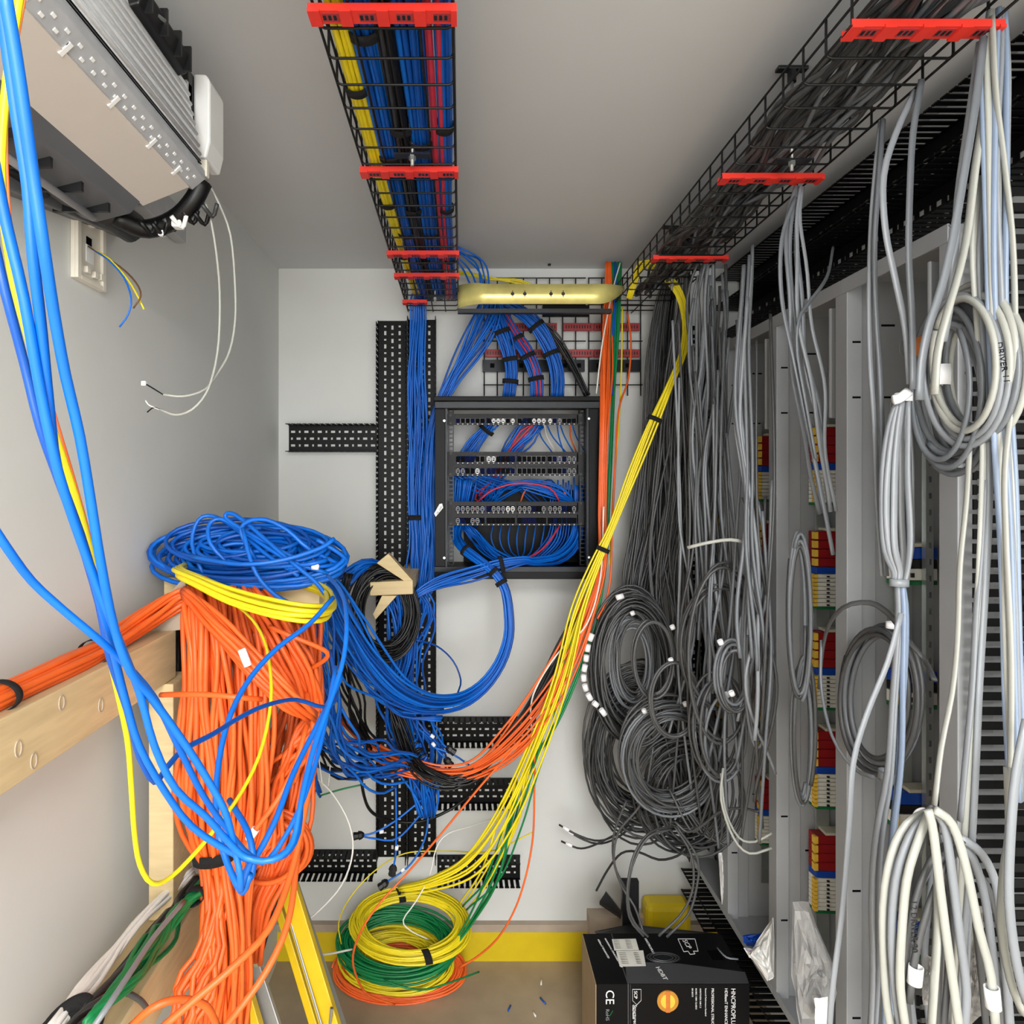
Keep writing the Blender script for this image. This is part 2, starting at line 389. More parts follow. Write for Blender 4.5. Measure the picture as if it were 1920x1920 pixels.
# wall basket
def wallbasket():
    Yw=2.325; root=thing('wall_basket_panel','black wire basket panel fixed to the back wall above the rack, with red clips','wire panel',(sc(1050),Yw,sz(745)))
    k=YB/Yw; 
    X=lambda px:(px-865)/F*Yw
    Z=lambda py:CH-(py-905)/F*Yw
    for a,b in ((908,1096),(1104,1202)):
        m=MB(); x=a
        while x<=b+1: m.cyl((X(x),Yw,Z(521)),(X(x),Yw,Z(742)),.0022,6); x+=24.5 if a==908 else 24.3
        m.build('upright_wire','blackwire',root,True)
        m=MB()
        for py in (522,572,640,722): m.cyl((X(a-2),Yw-.004,Z(py)),(X(b+2),Yw-.004,Z(py)),.0022,6)
        m.build('level_wire','blackwire',root,True)
    for py in (615,664):
        for a,b in ((909,962),(964,1043),(1055,1110),(1112,1197)):
            m=MB(); m.box(X(a),X(b),Yw-.018,Yw-.008,Z(py+7),Z(py-7)); o=m.build('red_clip','redclipdull',root)
            m=MB(); x=a+4
            while x<b-3: m.box(X(x),X(x+2),Yw-.0188,Yw-.0178,Z(py+3),Z(py-3)); x+=5
            m.build('slot','blackterm',o)
    for a,b in ((905,1096),(1104,1201)):
        m=MB(); m.box(X(a),X(b),Yw-.006,Yw+.01,Z(697),Z(675)); o=m.build('din_bar','rackgrey',root)
        m=MB(); x=a+14
        while x<b-10: m.box(X(x),X(x+8),Yw-.0075,Yw-.006,Z(690),Z(682)); x+=27
        m.build('slot','portdark',o)
wallbasket()
# ================================================================ ENCLOSURES ON THE RIGHT
BZ0,BZ1=CH-1.394,CH+.45; XF=.85; XK=1.05
YS=[1.07,1.372,1.674,1.976]
names=['nearest the camera, with the zinc rail','second from the camera, with five terminal stacks','third from the camera','fourth from the camera, by the back wall']
def stack(Y,ztop,kind,label,x0=.93,x1=1.02):
    root=thing('terminal_block_stack',label,'terminal blocks',((x0+x1)/2,Y,CH+ztop-.22),'stacks of coloured terminal blocks in the enclosures')
    y0=Y;y1=Y+.034; z=CH+ztop
    MB().box(x0+.03,x1-.01,y0,y1,z-.008,z).build('end_stop','beige',root,bevel=.002); z-=.009
    seq=[('redterm',.0235)]*4+[('blueterm',.019)]+[('whiteterm',.01075)]*8+[('greenterm',.008)] if kind==0 else [('blueterm',.026),('blackterm',.02),('whiteterm',.026),('greenterm',.01)]
    for mt,h in seq:
        o=MB().hexa([(x0+.008,y0+.004,z-h+.0012),(x1,y0,z-h+.0012),(x1,y1,z-h+.0012),(x0+.004,y1,z-h+.0012)],[(x0+.008,y0+.004,z),(x1,y0,z),(x1,y1,z),(x0+.004,y1,z)]).build('terminal_block',mt,root,bevel=.001)
        if mt=='redterm' : MB().box(x0,x0+.010,y0-.001,y0+.012,z-h+.004,z-.001).build('marker_tag','yellowterm',root)
        if mt=='whiteterm':
            MB().box(x0,x0+.009,y0-.001,y0+.012,z-h+.002,z).build('marker_tag','yellowterm',root)
            MB().box(x0+.034,x0+.040,y0-.0015,y0+.003,z-h*.7,z-h*.35).build('slot','blackterm',o)
        z-=h
for bi,(y0,nm) in enumerate(zip(YS,names)):
    y1=y0+.299
    if bi==3: y1=y0+.30
    root=thing('equipment_enclosure','open grey steel enclosure on the right wall, '+nm,'enclosure',(.95,(y0+y1)/2,BZ0),'grey steel enclosures')
    MB().box(XK,XK+.004,y0,y1,BZ0,BZ1).build('back_panel','steel',root)
    MB().box(XF,XK,y0,y1,BZ1-.003,BZ1).build('top_plate','steel',root)
    MB().box(XF,XK,y0,y1,BZ0,BZ0+.003).build('bottom_plate','steel',root)
    MB().box(XF+.071,XK,y1-.003,y1,BZ0+.003,BZ1-.003).build('side_panel','steel',root)
    nb=MB(); nb.box(XF,XF+.034,y0-.020,y0+.022,BZ0,BZ1-.006); nb.box(XF+.033,XF+.070,y0-.011,y0+.016,BZ0,BZ1-.006)
    nb.box(XF+.068,XK,y0+.001,y0+.004,BZ0+.003,BZ1-.003)
    nb.build('side_post','steel',root,bevel=.003)
    MB().box(XF-.002,XF+.002,y0,y1,BZ1-.03,BZ1+.002).build('top_lip','steel',root)
    MB().box(XF-.002,XF+.002,y0,y1,BZ0,BZ0+.02).build('bottom_lip','steel',root)
    # cover strip beside the post
    MB().box(XF+.004,XF+.045,y0+.048,y0+.056,BZ1-.30,BZ1-.045).build('cover_strip','steel',root,bevel=.003)
    # slots and knock outs
    m=MB()
    for z in (CH+.31,CH+.188,CH-.9,CH-1.18): MB().box(XF+.012,XF+.030,y0-.0206,y0-.0196,z-.0022,z+.0022).build('slot','portdark',root)
    for z in (CH+.35,CH+.19,CH-1.0): MB().box(XF+.085,XF+.115,y0-.0070,y0-.0055,z-.0022,z+.0022).build('slot','portdark',root)
    for xx,z in((.985,.30),(.965,.17),(.985,.02),(.955,-.3),(.985,-.62),(.965,-.9),(.985,-1.15)):
        k=16; pts=[]
        for q in range(k+1): 
            a=2*PI*q/k; pts.append((xx+.009*math.cos(a),y1-.0035,CH+z+.017*math.sin(a)))
        MB().tube(np.array(pts),.0012,5).build('knockout','steel',root,True)
    # DIN rail the terminals clip to
    yy=y1-.055+.034
    MB().box(.955,.99,yy,yy+.006,BZ0+.12,CH+.19).build('din_rail','galv',root)
zt=[.155,-.12,-.387,-.648,-.923]
wh=['topmost','second from the top','middle one','second from the bottom','lowest']
en=['nearest enclosure','second enclosure','third enclosure','fourth enclosure']
for bi in (0,1,2,3):
    for k,z in enumerate(zt):
        if bi==0 and k==0: continue
        kind=0 if bi else 1
        nm='red, blue and white terminal stack' if kind==0 else 'short blue, black and white terminal stack'
        stack(YS[bi]+.299-.055,z-(0 if kind==0 else .01),kind,nm+' in the '+en[bi]+', '+(wh[k] if bi else ['','uppermost','second down','third down','lowest'][k]))
o=thing('zinc_rail','slim shiny zinc rail standing upright in the nearest grey enclosure','rail',(.993,1.306,.5))
MB().box(.985,1.001,1.30,1.312,BZ0+.05,CH+.19).build('rail','zinc',o)
m=MB(); z=BZ0+.1
while z<CH+.18: m.box(.9905,.9955,1.2985,1.3005,z,z+.012); z+=.035
m.build('slot','steeldark',o)
# ================================================================ RACK
RY=2.08
def rx(px,Y=RY): return (px-865)/F*Y
def rz(py,Y=RY): return CH-(py-905)/F*Y
root=thing('network_rack','black open-fronted wall rack full of patch panels and blue cables','rack',(rx(970),RY,rz(1085)))
x0,x1=rx(815),rx(1125)
MB().box(x0-.004,x1+.002,RY-.004,2.345,rz(752),rz(743)).build('top_panel','rack',root,bevel=.002)
MB().box(x0,x1,RY-.006,RY+.01,rz(766),rz(753)).build('top_trim','rackgrey',root,bevel=.002)
MB().box(x0,x1,RY,2.345,rz(1086),rz(1072)).build('bottom_panel','rack',root,bevel=.002)
MB().box(x0,x1,RY-.003,RY+.02,rz(1072),rz(1063)).build('bottom_trim','rackgrey',root)
for a,b in((815,835),(1104,1125)):
    MB().box(rx(a),rx(b),RY,RY+.02,rz(1063),rz(766)).build('front_post','rack',root,bevel=.002)
MB().box(rx(815),rx(817),RY+.02,2.34,rz(1072),rz(753)).build('side_panel','rack',root)
MB().box(rx(1123),rx(1125),RY+.02,2.34,rz(1072),rz(753)).build('side_panel','rack',root)
MB().box(rx(870),rx(1123),2.335,2.34,rz(1072),rz(920)).build('back_plate','rack',root)
for a,b in((835,838.5),(1100,1104)):
    MB().box(rx(a),rx(b),RY+.002,RY+.03,rz(1063),rz(766)).build('edge_strip','rackgrey',root)
for a,b in((840,851),(1087,1099)):
    YR=2.15; xa,xb=rx(a,YR),rx(b,YR)
    m=MB(); m.box(xa,xa+.004,YR,YR+.03,rz(1060,YR),rz(768,YR)); m.box(xb-.004,xb,YR,YR+.004,rz(1060,YR),rz(768,YR))
    z=rz(1060,YR); zt_=rz(768,YR)
    while z<zt_-.006: m.box(xa+.004,xb-.004,YR,YR+.003,z,z+.0045); z+=.0148
    m.build('mounting_rail','rackgrey',root)
for px,py in((833,789),(833,1046),(1104,785),(1104,1045)):
    p=P(px,py,RY-.002); MB().cyl((p[0],RY-.004,p[2]),(p[0],RY,p[2]),.004,10).build('screw','zinc',root)
# tag
root2=thing('rack_tag','small white printed tag hanging at the left edge of the black rack','tag',P(820,965,2.06))
a=[P(814,963,2.068),P(817,969,2.068),P(831,952,2.068),P(829,944,2.068),P(824,945,2.068)]
MB().add([tuple(p) for p in a]+[tuple(p+np.array([0,.001,0])) for p in a],[(0,1,2,3,4),(9,8,7,6,5),(0,5,6,1),(1,6,7,2),(2,7,8,3),(3,8,9,4),(4,9,5,0)]).build('card','white',root2)
text('NL G09',.009,'ink',root2,P(819.5,965,2.0668),P(830,950,2)-P(819.5,965,2),(P(817,960,2)-P(819.5,965,2))*-1*-1,depth=.0002)
def panel(y0,y1,rows,label,whites,seed):
    Y=2.142; rs=random.Random(seed)
    X=lambda px:(px-865)/F*Y
    Z=lambda py:CH-(py-905)/F*Y
    root=thing('patch_panel',label,'patch panel',(X(966),Y,Z(y1)),'patch panels in the rack')
    m=MB(); rh=(y1-y0)/rows
    m.box(X(838),X(852),Y,Y+.002,Z(y1),Z(y0)); m.box(X(1082),X(1096),Y,Y+.002,Z(y1),Z(y0))
    grp=[(854,909),(912,966),(970,1024),(1027,1081)]
    for r in range(rows):
        ya=y0+rh*r
        m.box(X(852),X(1082),Y,Y+.004,Z(ya+1.8),Z(ya)); m.box(X(852),X(1082),Y,Y+.004,Z(ya+rh),Z(ya+rh-3))
        for a in (852,909,966,1024,1081): m.box(X(a),X(a+3),Y,Y+.004,Z(ya+rh-3),Z(ya+1.8))
    m.build('face_plate','panel',root)
    for r in range(rows):
        ya=y0+rh*r
        for gi,(a,b) in enumerate(grp):
            MB().box(X(a),X(b),Y+.001,Y+.006,Z(ya+8),Z(ya+2)).build('label_strip','panel',root)
            for p in range(6):
                w=(b-a)/6; xa=a+w*p; idx=r*24+gi*6+p
                mt='portblue' if rs.random()<.35 else 'portdark'
                o=MB().box(X(xa+.9),X(xa+w-.6),Y+.004,Y+.012,Z(ya+rh-4),Z(ya+8.6)).build('keystone_port',mt,root)
                if idx in whites:
                    jm='white' if whites[idx] else 'panelhi'
                    j=MB(); ax,bx,az,bz=X(xa+1),X(xa+w-1),Z(ya+rh-3.6),Z(ya+9)
                    j.box(ax,bx,Y+.001,Y+.004,bz-.0035,bz); j.box(ax,bx,Y+.001,Y+.004,az,az+.0035); j.box(ax,ax+.0025,Y+.001,Y+.004,az,bz); j.box(bx-.0025,bx,Y+.001,Y+.004,az,bz); j.box(ax+.004,bx-.004,Y+.001,Y+.004,(az+bz)/2-.001,(az+bz)/2+.002)
                    j.build('jack_bezel',jm,o)
    for px in (845,1089):
        for py in (y0+3,y1-3):
            MB().cyl((X(px),Y-.002,Z(py)),(X(px),Y,Z(py)),.0045,10).build('cage_screw','blackterm',root)
    m=MB()
    for r in range(rows):
        for gi,(a,b) in enumerate(grp):
            for p in range(6):
                xc=a+(b-a)/6*(p+.5); m.box(X(xc-1.1),X(xc+1.1),Y-.0006,Y,Z(y0+rh*(r+1)-.7),Z(y0+rh*(r+1)-1.9))
    m.build('port_number','inkw',root)
panel(776,796.5,1,'single-row black patch panel at the top of the rack with a few white jacks',{7:1,8:1,9:1,11:1,15:1,16:1,17:1,18:1,20:0},1)
panel(847,892,2,'two-row black patch panel in the middle of the rack, mostly empty ports',{6:1,7:1,22:0,23:0,24:0,25:0,28:1,46:0,47:0,20:0},2)
panel(940.5,985,2,'two-row black patch panel in the lower part of the rack with grey jacks',{0:0,1:0,2:0,3:0,4:0,5:0,7:0,8:0,9:0,10:1,11:1,12:0,13:0,14:0,17:0,18:0,19:0,20:0,23:0,24:0,27:0,28:0},3)
# ================================================================ TIMBER
root=thing('timber_rail','long pale softwood rail fixed along the left wall under the orange cables','timber',(-.65,.7,CH-.406))
MB().box(-.699,-.60,.15,1.29,CH-.408,CH-.309).build('rail','timber',root,bevel=.002)
m=MB()
for y,z in((.83,-.36),(.92,-.33),(.86,-.39),(1.02,-.37)):
    pts=[(-.5995,y+.006*math.cos(a),CH+z+.011*math.sin(a)) for a in np.linspace(0,2*PI,14)]; m.tube(np.array(pts),.0012,5)
m.build('knot','ply',root)
o=MB().box(-.635,-.585,1.245,1.33,CH-.89,CH-.409).build('timber_post','timberx',bevel=.002); tag(o,'upright pale softwood post at the end of the rail on the left wall','timber')
o=MB().box(-.655,-.56,.4,1.40,CH-.99,CH-.891).build('timber_rail','timber',bevel=.002); tag(o,'lower softwood rail at bottom left under the green and black cables','timber')
o=MB().box(-.66,-.315,1.36,1.43,CH-.30,CH-.21).build('timber_support','timberx',bevel=.002); tag(o,'horizontal softwood arm carrying the blue, yellow and orange cables','timber')
o=MB().box(-.52,-.48,1.43,2.345,CH-.29,CH-.22).build('timber_brace','timber'); tag(o,'softwood brace running from the cable arm to the back wall','timber')
a=[P(250,1192,1.28),P(345,1082,1.28),P(352,1120,1.28),P(345,1180,1.28)]
o=MB().hexa(a,[p+np.array([0,.012,0]) for p in a]).build('plywood_gusset','ply'); tag(o,'grey-brown triangular plywood plate between the left wall and the orange cables','board')
root=thing('timber_hook','small pale softwood arrow-shaped hook holding the black cable coil','timber hook',P(735,1115,1.9))
Yh=1.9
def slabq(pts,Y,d,name,mat,root,bevel=.0015):
    a=[P(x,y,Y) for x,y in pts]; return MB().hexa(a,[p+np.array([0,d,0]) for p in a]).build(name,mat,root,bevel=bevel)
slabq([(694,1117),(774,1114),(774,1088),(694,1092)],Yh,.04,'end_block','timberx',root)
slabq([(706,1056),(757,1089),(774,1089),(728,1038)],Yh+.002,.038,'upper_diagonal','timberx',root)
slabq([(699,1152),(704,1162),(744,1117),(716,1117)],Yh+.002,.038,'lower_diagonal','timberx',root)
MB().box(P(750,1,Yh)[0]-.02,P(774,1,Yh)[0],Yh+.04,2.345,P(1,1112,Yh)[2],P(1,1090,Yh)[2]).build('arm','timber',root)
# ================================================================ LADDER
root=thing('step_ladder','yellow step ladder standing at the bottom left behind the orange cables','ladder',P(540,1900,1.55)*np.array([1,1,0]))
def stile(a,b,w,mat,name,Ya,Yb,d=.03,grooves=()):
    p=P(a[0],a[1],Ya);q=P(b[0],b[1],Yb); e=q+(q-p)*((0-q[2])/(q[2]-p[2])) if q[2]<p[2] else q
    MB().bar(p,e,w,d,up=(0,1,0)).build(name,mat,root,bevel=.002)
stile((530,1625),(619,1920),.046,'ladder','stile',1.62,1.50,.02)
stile((524,1660),(602,1920),.006,'ladgrey','groove_trim',1.605,1.485,.004)
stile((541,1625),(640,1920),.012,'ladgrey','stile_edge',1.64,1.52,.03)
stile((508,1650),(590,1920),.02,'ladder','stile',1.66,1.53,.02)
stile((420,1740),(470,1920),.05,'ladder','rear_stile',1.50,1.42,.02)
stile((452,1735),(512,1920),.034,'ladgrey','brace_tube',1.52,1.44,.012)
p=P(457,1738,1.51); MB().cyl(p-np.array([0,.012,0]),p+np.array([0,.012,0]),.042,20).build('hinge','ladgrey',root,True)
MB().bar(P(500,1650,1.63),P(470,1800,1.5),.05,.004,up=(0,1,0)).build('tread_support','ladder',root)
MB().tube(spline([P(536,1612,1.6),P(515,1700,1.57),P(489,1792,1.53)]),.005,6).build('spreader_cord','cblack',root,True)
m=MB()
for i in range(7):
    c=P(443+i*3.4,1818+i*9,1.46); a=np.linspace(0,2*PI,13)
    if i%2: m.tube(np.array([c+np.array([.006*math.cos(t),.001*math.sin(t),.009*math.sin(t)]) for t in a]),.0018,5)
    else: m.tube(np.array([c+np.array([.002*math.cos(t),.006*math.cos(t),.009*math.sin(t)]) for t in a]),.0018,5)
m.build('chain','ladder',root,True)
MB().cyl(P(622,1890,1.475),P(619,1918,1.475),.004,8).build('latch_pin','zinc',root)
for px,py in ((464,1794),(481,1806),(545,1648)): 
    c=P(px,py,1.48 if py>1700 else 1.59); MB().cyl(c-np.array([0,.006,0]),c+np.array([0,.002,0]),.006,10).build('rivet','zinc',root)
# ================================================================ CABLES
BL=['cblue','cblued','cblue']; OR=['corange','corangeb','corange']; GD=['cgreyd','cgreydd','cgreyd','cgrey']
# --- overhead tray 1 (world paths along y)
def along(x0,x1,z0,z1,y0,y1,w,n=14,bend=()):
    t=np.linspace(0,1,n); K=[[x0+(x1-x0)*a+.004*math.sin(7*a),y0+(y1-y0)*a,CH+z0+(z1-z0)*a,w] for a in t]
    return np.array(K+[list(b) for b in bend])
TG='cable bundles lying in the overhead tray'
def traybundle(label,K,n,r,mats,seed,straps=(),dr=.6,wander=.12): return bundle('cable_bundle',label,K,n,r,mats,ref=(0,0,1),seed=seed,straps=straps,dr=dr,wander=wander,group=TG,sw=.01,freq=1.6,step=.04)
traybundle('yellow cable bundle along the left edge of the blue cable tray',along(-.188,-.158,.658,.662,.32,2.15,.013),9,.0042,'cyellow',1,(.18,.40,.62,.8))
traybundle('blue cable bundle beside the yellow one in the overhead tray',along(-.152,-.135,.662,.664,.32,2.2,.018),13,.0042,BL,2,(.33,.5,.7))
traybundle('black cable bundle in the middle of the overhead tray',along(-.115,-.112,.662,.662,.32,2.2,.017),12,.0042,['cblack','cgreydd'],3,(.45,.63,.82))
traybundle('wide blue cable bundle right of the black one in the overhead tray',along(-.079,-.078,.664,.664,.32,2.2,.019),15,.0042,BL,4,(.27,.48,.7,.86))
traybundle('pair of pink-red cables between two blue bundles in the overhead tray',along(-.052,-.050,.657,.658,.32,2.2,.004),3,.0042,'cpink',5)
traybundle('blue cable bundle along the right edge of the blue cable tray',along(-.033,-.032,.662,.662,.32,2.2,.012),9,.0042,BL+['cpink'],6,(.28,.46,.62,.8))
# --- tray 2
for i,(xa,xb,n,m,l) in enumerate(((.60,.625,13,['cgreyd','cgreydd','cgreyd'],'left-hand dark grey cables sprawling in the grey cable tray'),(.645,.655,17,['cgreyd','cgreyd','cgrey','cgrey'],'middle mass of grey cables in the grey cable tray'),(.69,.69,15,['cgreyd','cgrey','cgreyd'],'right-hand mass of grey cables in the grey cable tray'),(.58,.60,3,['cgreyd'],'a few stray grey cables along the left rim of the grey cable tray'))):
    bundle('cable_bundle',l,along(xa,xb,.672,.668,.32,2.15-.1*i,.030 if n>5 else .012),n,.0046,m,ref=(0,0,1),seed=20+i,dr=.5,wander=.65,freq=3,group='grey cables lying in the overhead tray',step=.03,straps=(.8,) if n>5 else ())
# --- blue drops at the back
bundle('cable_bundle','straight flat bundle of blue cables hanging down left of the rack, strapped once',[(800,530,2.2,11),(783,560,2.22,12),(783,600,2.24,12),(781,700,2.24,15),(782,820,2.24,18),(781,1003,2.22,13),(780,1060,2.2,17),(782,1110,2.15,14),(790,1150,2.12,10)],22,.0036,BL,straps=(.71,),seed=31,dr=.5,wander=.3,sw=.009)
bundle('cable_bundle','slanting blue cable bundle running from the gold strip to beside the rack',[(925,550,2.2,14),(915,590,2.2,24),(885,650,2.2,21),(845,720,2.2,13),(815,790,2.2,10),(805,900,2.2,14),(806,1010,2.18,14),(800,1090,2.14,14),(786,1130,2.1,8)],30,.0036,BL,seed=32,dr=.5,wander=.25)
for i,(K,l,mt,st,n) in enumerate((([(915,560,2.22,14),(935,610,2.2,15),(953,660,2.2,12),(958,700,2.2,12),(953,748,2.2,12)],'left of the three strapped blue bundles curving into the rack top',BL,(.42,.68,.9),14),
   ([(935,580,2.23,12),(962,625,2.22,12),(990,668,2.2,12),(1005,710,2.2,12),(1006,748,2.2,12)],'middle strapped bundle of blue and pink cables curving into the rack top',['cblue','cblued','cpink'],(.42,.62,.8),14),
   ([(940,565,2.22,12),(995,600,2.2,14),(1028,650,2.2,14),(1044,700,2.2,14),(1044,748,2.2,14)],'right of the three strapped blue bundles curving into the rack top',BL,(.4,.66),16),
   ([(980,585,2.26,5),(1035,625,2.26,8),(1070,680,2.26,7),(1102,742,2.24,6)],'black cable bundle slanting down to the rack top right corner',['cblack','cgreydd'],(),7))):
    bundle('cable_bundle',l,K,n,.0036,mt,straps=st,seed=40+i,dr=.45,wander=.1,sw=.008,group='strapped bundles above the rack')
for i,K in enumerate(([(856,462,2.1),(890,478,2.12),(912,500,2.15),(918,545,2.2)],[(858,470,2.1),(880,490,2.12),(900,512,2.16),(908,548,2.2)],[(858,482,2.1),(874,498,2.12),(888,520,2.16),(896,550,2.2)],[(860,476,2.12),(895,484,2.15),(905,505,2.2),(914,545,2.22)],[(858,490,2.12),(870,508,2.14),(880,530,2.18),(890,552,2.2)],[(856,466,2.08),(876,480,2.1),(896,500,2.15),(902,545,2.2)])):
    cable('thin blue cable arching out of the tray end above the gold strip',K,.0032,'cblue',group='blue cables arching from the tray end')
bundle('cable_bundle','loose yellow cables running level behind the gold strip',[(860,510,2.25,2),(920,521,2.27,4),(975,528,2.28,5),(1010,545,2.28,5)],5,.003,'cyellow',seed=45,wander=.4)
# vertical mixed bundle from the ceiling pipe
bundle('cable_bundle','orange cables dropping from the ceiling to the right of the rack',[(1141,492,2.22,4),(1141,560,2.2,7),(1137,620,2.19,9),(1134,700,2.12,10),(1132,800,2.04,6),(1130,950,2.04,6),(1128,1060,2.02,8),(1098,1150,1.98,16),(1045,1270,1.96,30),(975,1380,1.96,32),(900,1440,1.98,18),(830,1452,2.0,16),(755,1432,2.0,20),(690,1398,1.98,22),(640,1350,1.95,14)],14,.0034,OR,seed=51,dr=.5,wander=.45)
bundle('cable_bundle','blue and green cables dropping from the ceiling hole',[(1152,492,2.22,5),(1152,560,2.2,6),(1147,650,2.18,5),(1146,740,2.12,4)],5,.0036,['cblue','cgreen','cblued'],seed=52,wander=.1)
bundle('cable_bundle','green cables hanging right of the rack and curving down to the floor coils',[(1161,492,2.22,4),(1158,600,2.2,4),(1150,740,2.16,3),(1143,900,2.1,3),(1135,1050,2.06,3),(1110,1180,2.02,3),(1050,1340,1.98,6),(985,1450,1.98,8),(955,1540,2.0,10),(925,1640,2.02,14),(885,1720,2.08,8),(850,1775,2.1,4)],4,.0036,'cgreen',seed=53,wander=.5)
cable('thin white cable dropping from the ceiling hole across the wall basket',[(1163,493,2.2),(1150,540,2.17),(1130,640,2.1),(1118,738,2.1)],.0025,'cwhite')
cable('single orange cable bowing out right of the rack, over the wall basket',[(1176,585,2.25),(1183,640,2.22),(1178,710,2.18),(1160,770,2.12),(1153,880,2.06),(1148,990,2.04),(1145,1080,2.04),(1135,1130,2.02),(1120,1160,2.0)],.0034,'corangeb')
cable('thin yellow cable hanging among the green ones right of the rack',[(1167,575,2.22),(1165,700,2.18),(1160,800,2.14),(1150,920,2.1),(1143,1060,2.05)],.0028,'cyellow')
cable('pale cable hanging beside the orange bundle below the rack corner',[(1132,950,2.0),(1126,1080,2.0),(1100,1170,1.97),(1050,1220,1.96),(1010,1280,1.96),(995,1330,1.98),(1000,1420,2.0),(985,1500,2.0)],.0028,'cwhite')
bundle('cable_bundle','black cables hanging in a deep sag below the rack',[(1108,1110,2.03,6),(1060,1200,2.0,8),(1000,1320,2.0,9),(945,1400,2.0,10),(900,1440,2.0,10),(850,1468,1.98,12),(800,1455,1.98,14),(765,1410,1.98,13),(745,1340,1.98,12),(720,1260,1.95,12)],10,.0036,['cblack','cgreydd'],seed=54,wander=.4)
# yellow bundle
bundle('cable_bundle','bright yellow cable bundle sweeping from the grey tray past the rack, strapped twice',[(1180,560,2.05,5),(1203,497,2.0,8),(1240,513,1.98,10),(1272,550,1.97,9),(1285,605,1.96,8),(1280,660,1.95,8),(1257,718,1.94,7),(1222,800,1.94,11),(1190,880,1.94,11),(1150,985,1.94,7),(1118,1060,1.94,12),(1085,1150,1.94,18),(1050,1280,1.94,20),(1000,1410,1.95,22),(940,1540,1.97,26),(880,1620,2.0,26),(810,1655,2.03,16),(750,1668,2.08,10)],8,.0034,'cyellow',straps=(.075,.27,.44),seed=55,dr=.4,wander=.22,sw=.007)
bundle('cable_bundle','yellow and green cables fanning down towards the floor coils',[(1112,1090,1.97,3),(1080,1180,1.96,6),(1040,1300,1.96,10),(990,1440,1.97,18),(965,1540,1.98,24),(920,1640,2.02,24),(870,1700,2.1,12)],6,.0032,['cyellow','cyellow','cgreen'],seed=56,wander=.4,dr=.3)
cable('single orange cable hanging in a wide bow at the right of the floor coils',[(1003,1400,1.97),(1002,1470,1.97),(998,1580,1.98),(975,1680,1.98),(940,1750,2.02),(900,1790,2.08),(860,1815,2.1)],.0032,'corange')
cable('long orange cable slanting across the low ducts and looping over the floor coils',[(975,1390,1.96),(900,1475,1.96),(830,1560,1.97),(770,1630,1.98),(715,1690,1.95),(680,1740,1.93),(662,1790,1.93),(668,1830,1.95),(690,1865,1.98),(740,1884,2.02)],.0034,'corange')
cable('white cable in a loop at the left of the floor coils',[(590,1455,1.9),(625,1490,1.88),(655,1545,1.86),(661,1600,1.86),(640,1660,1.8),(590,1715,1.72),(545,1745,1.68),(540,1765,1.68),(565,1784,1.75),(610,1789,1.85),(660,1780,1.92)],.0028,'cwhite')
cable('white cable dropping from the low middle duct into the floor coils',[(925,1535,2.2),(880,1550,2.15),(840,1563,2.1),(818,1590,2.08),(806,1640,2.05),(780,1690,2.03),(756,1725,2.03),(770,1745,2.04),(805,1762,2.1)],.0022,'cwhite')
cable('thin yellow cable arching over the low left ducts',[(1000,1560,2.05),(920,1596,2.1),(840,1596,2.2),(760,1600,2.2),(700,1635,2.15),(655,1685,2.1),(635,1730,2.08),(640,1770,2.08)],.0022,'cyellow')
# floor coils
def fcoil(label,L,R,T,B,Yn,Yf,n,turns,r,mt,seed,**k):
    k.setdefault('spread',.22);k.setdefault('thick',.012); return coilP('cable_coil',label,L,R,T,B,((Yn+Yf)/2,(Yn+Yf)/2,Yf,Yn),n,turns,r,mt,seed=seed,group='cable coils stacked on the floor',jit=.03,**k)
fcoil('orange cable coil at the bottom of the coil stack on the floor',628,872,1760,1882,2.13,2.31,3,8,.0038,OR,61,thick=.012)
fcoil('lower yellow cable coil under the green one in the floor stack',640,852,1735,1862,2.10,2.30,4,9,.0034,'cyellow',62,thick=.014,spread=.45)
fcoil('green cable coil in the middle of the floor stack',632,856,1703,1838,2.06,2.29,4,9,.0038,'cgreen',63,thick=.02,spread=.26)
fcoil('upper yellow cable coil tied with two black straps on top of the floor stack',660,884,1668,1802,2.02,2.28,4,9,.0034,'cyellow',64,thick=.012,spread=.24,straps=(103,285),sw=.012)
cable('loose green cable end trailing over the front of the coil stack',[(720,1838,2.02),(760,1852,2.0),(800,1855,2.02),(850,1840,2.06),(898,1822,2.14)],.003,'cgreen')
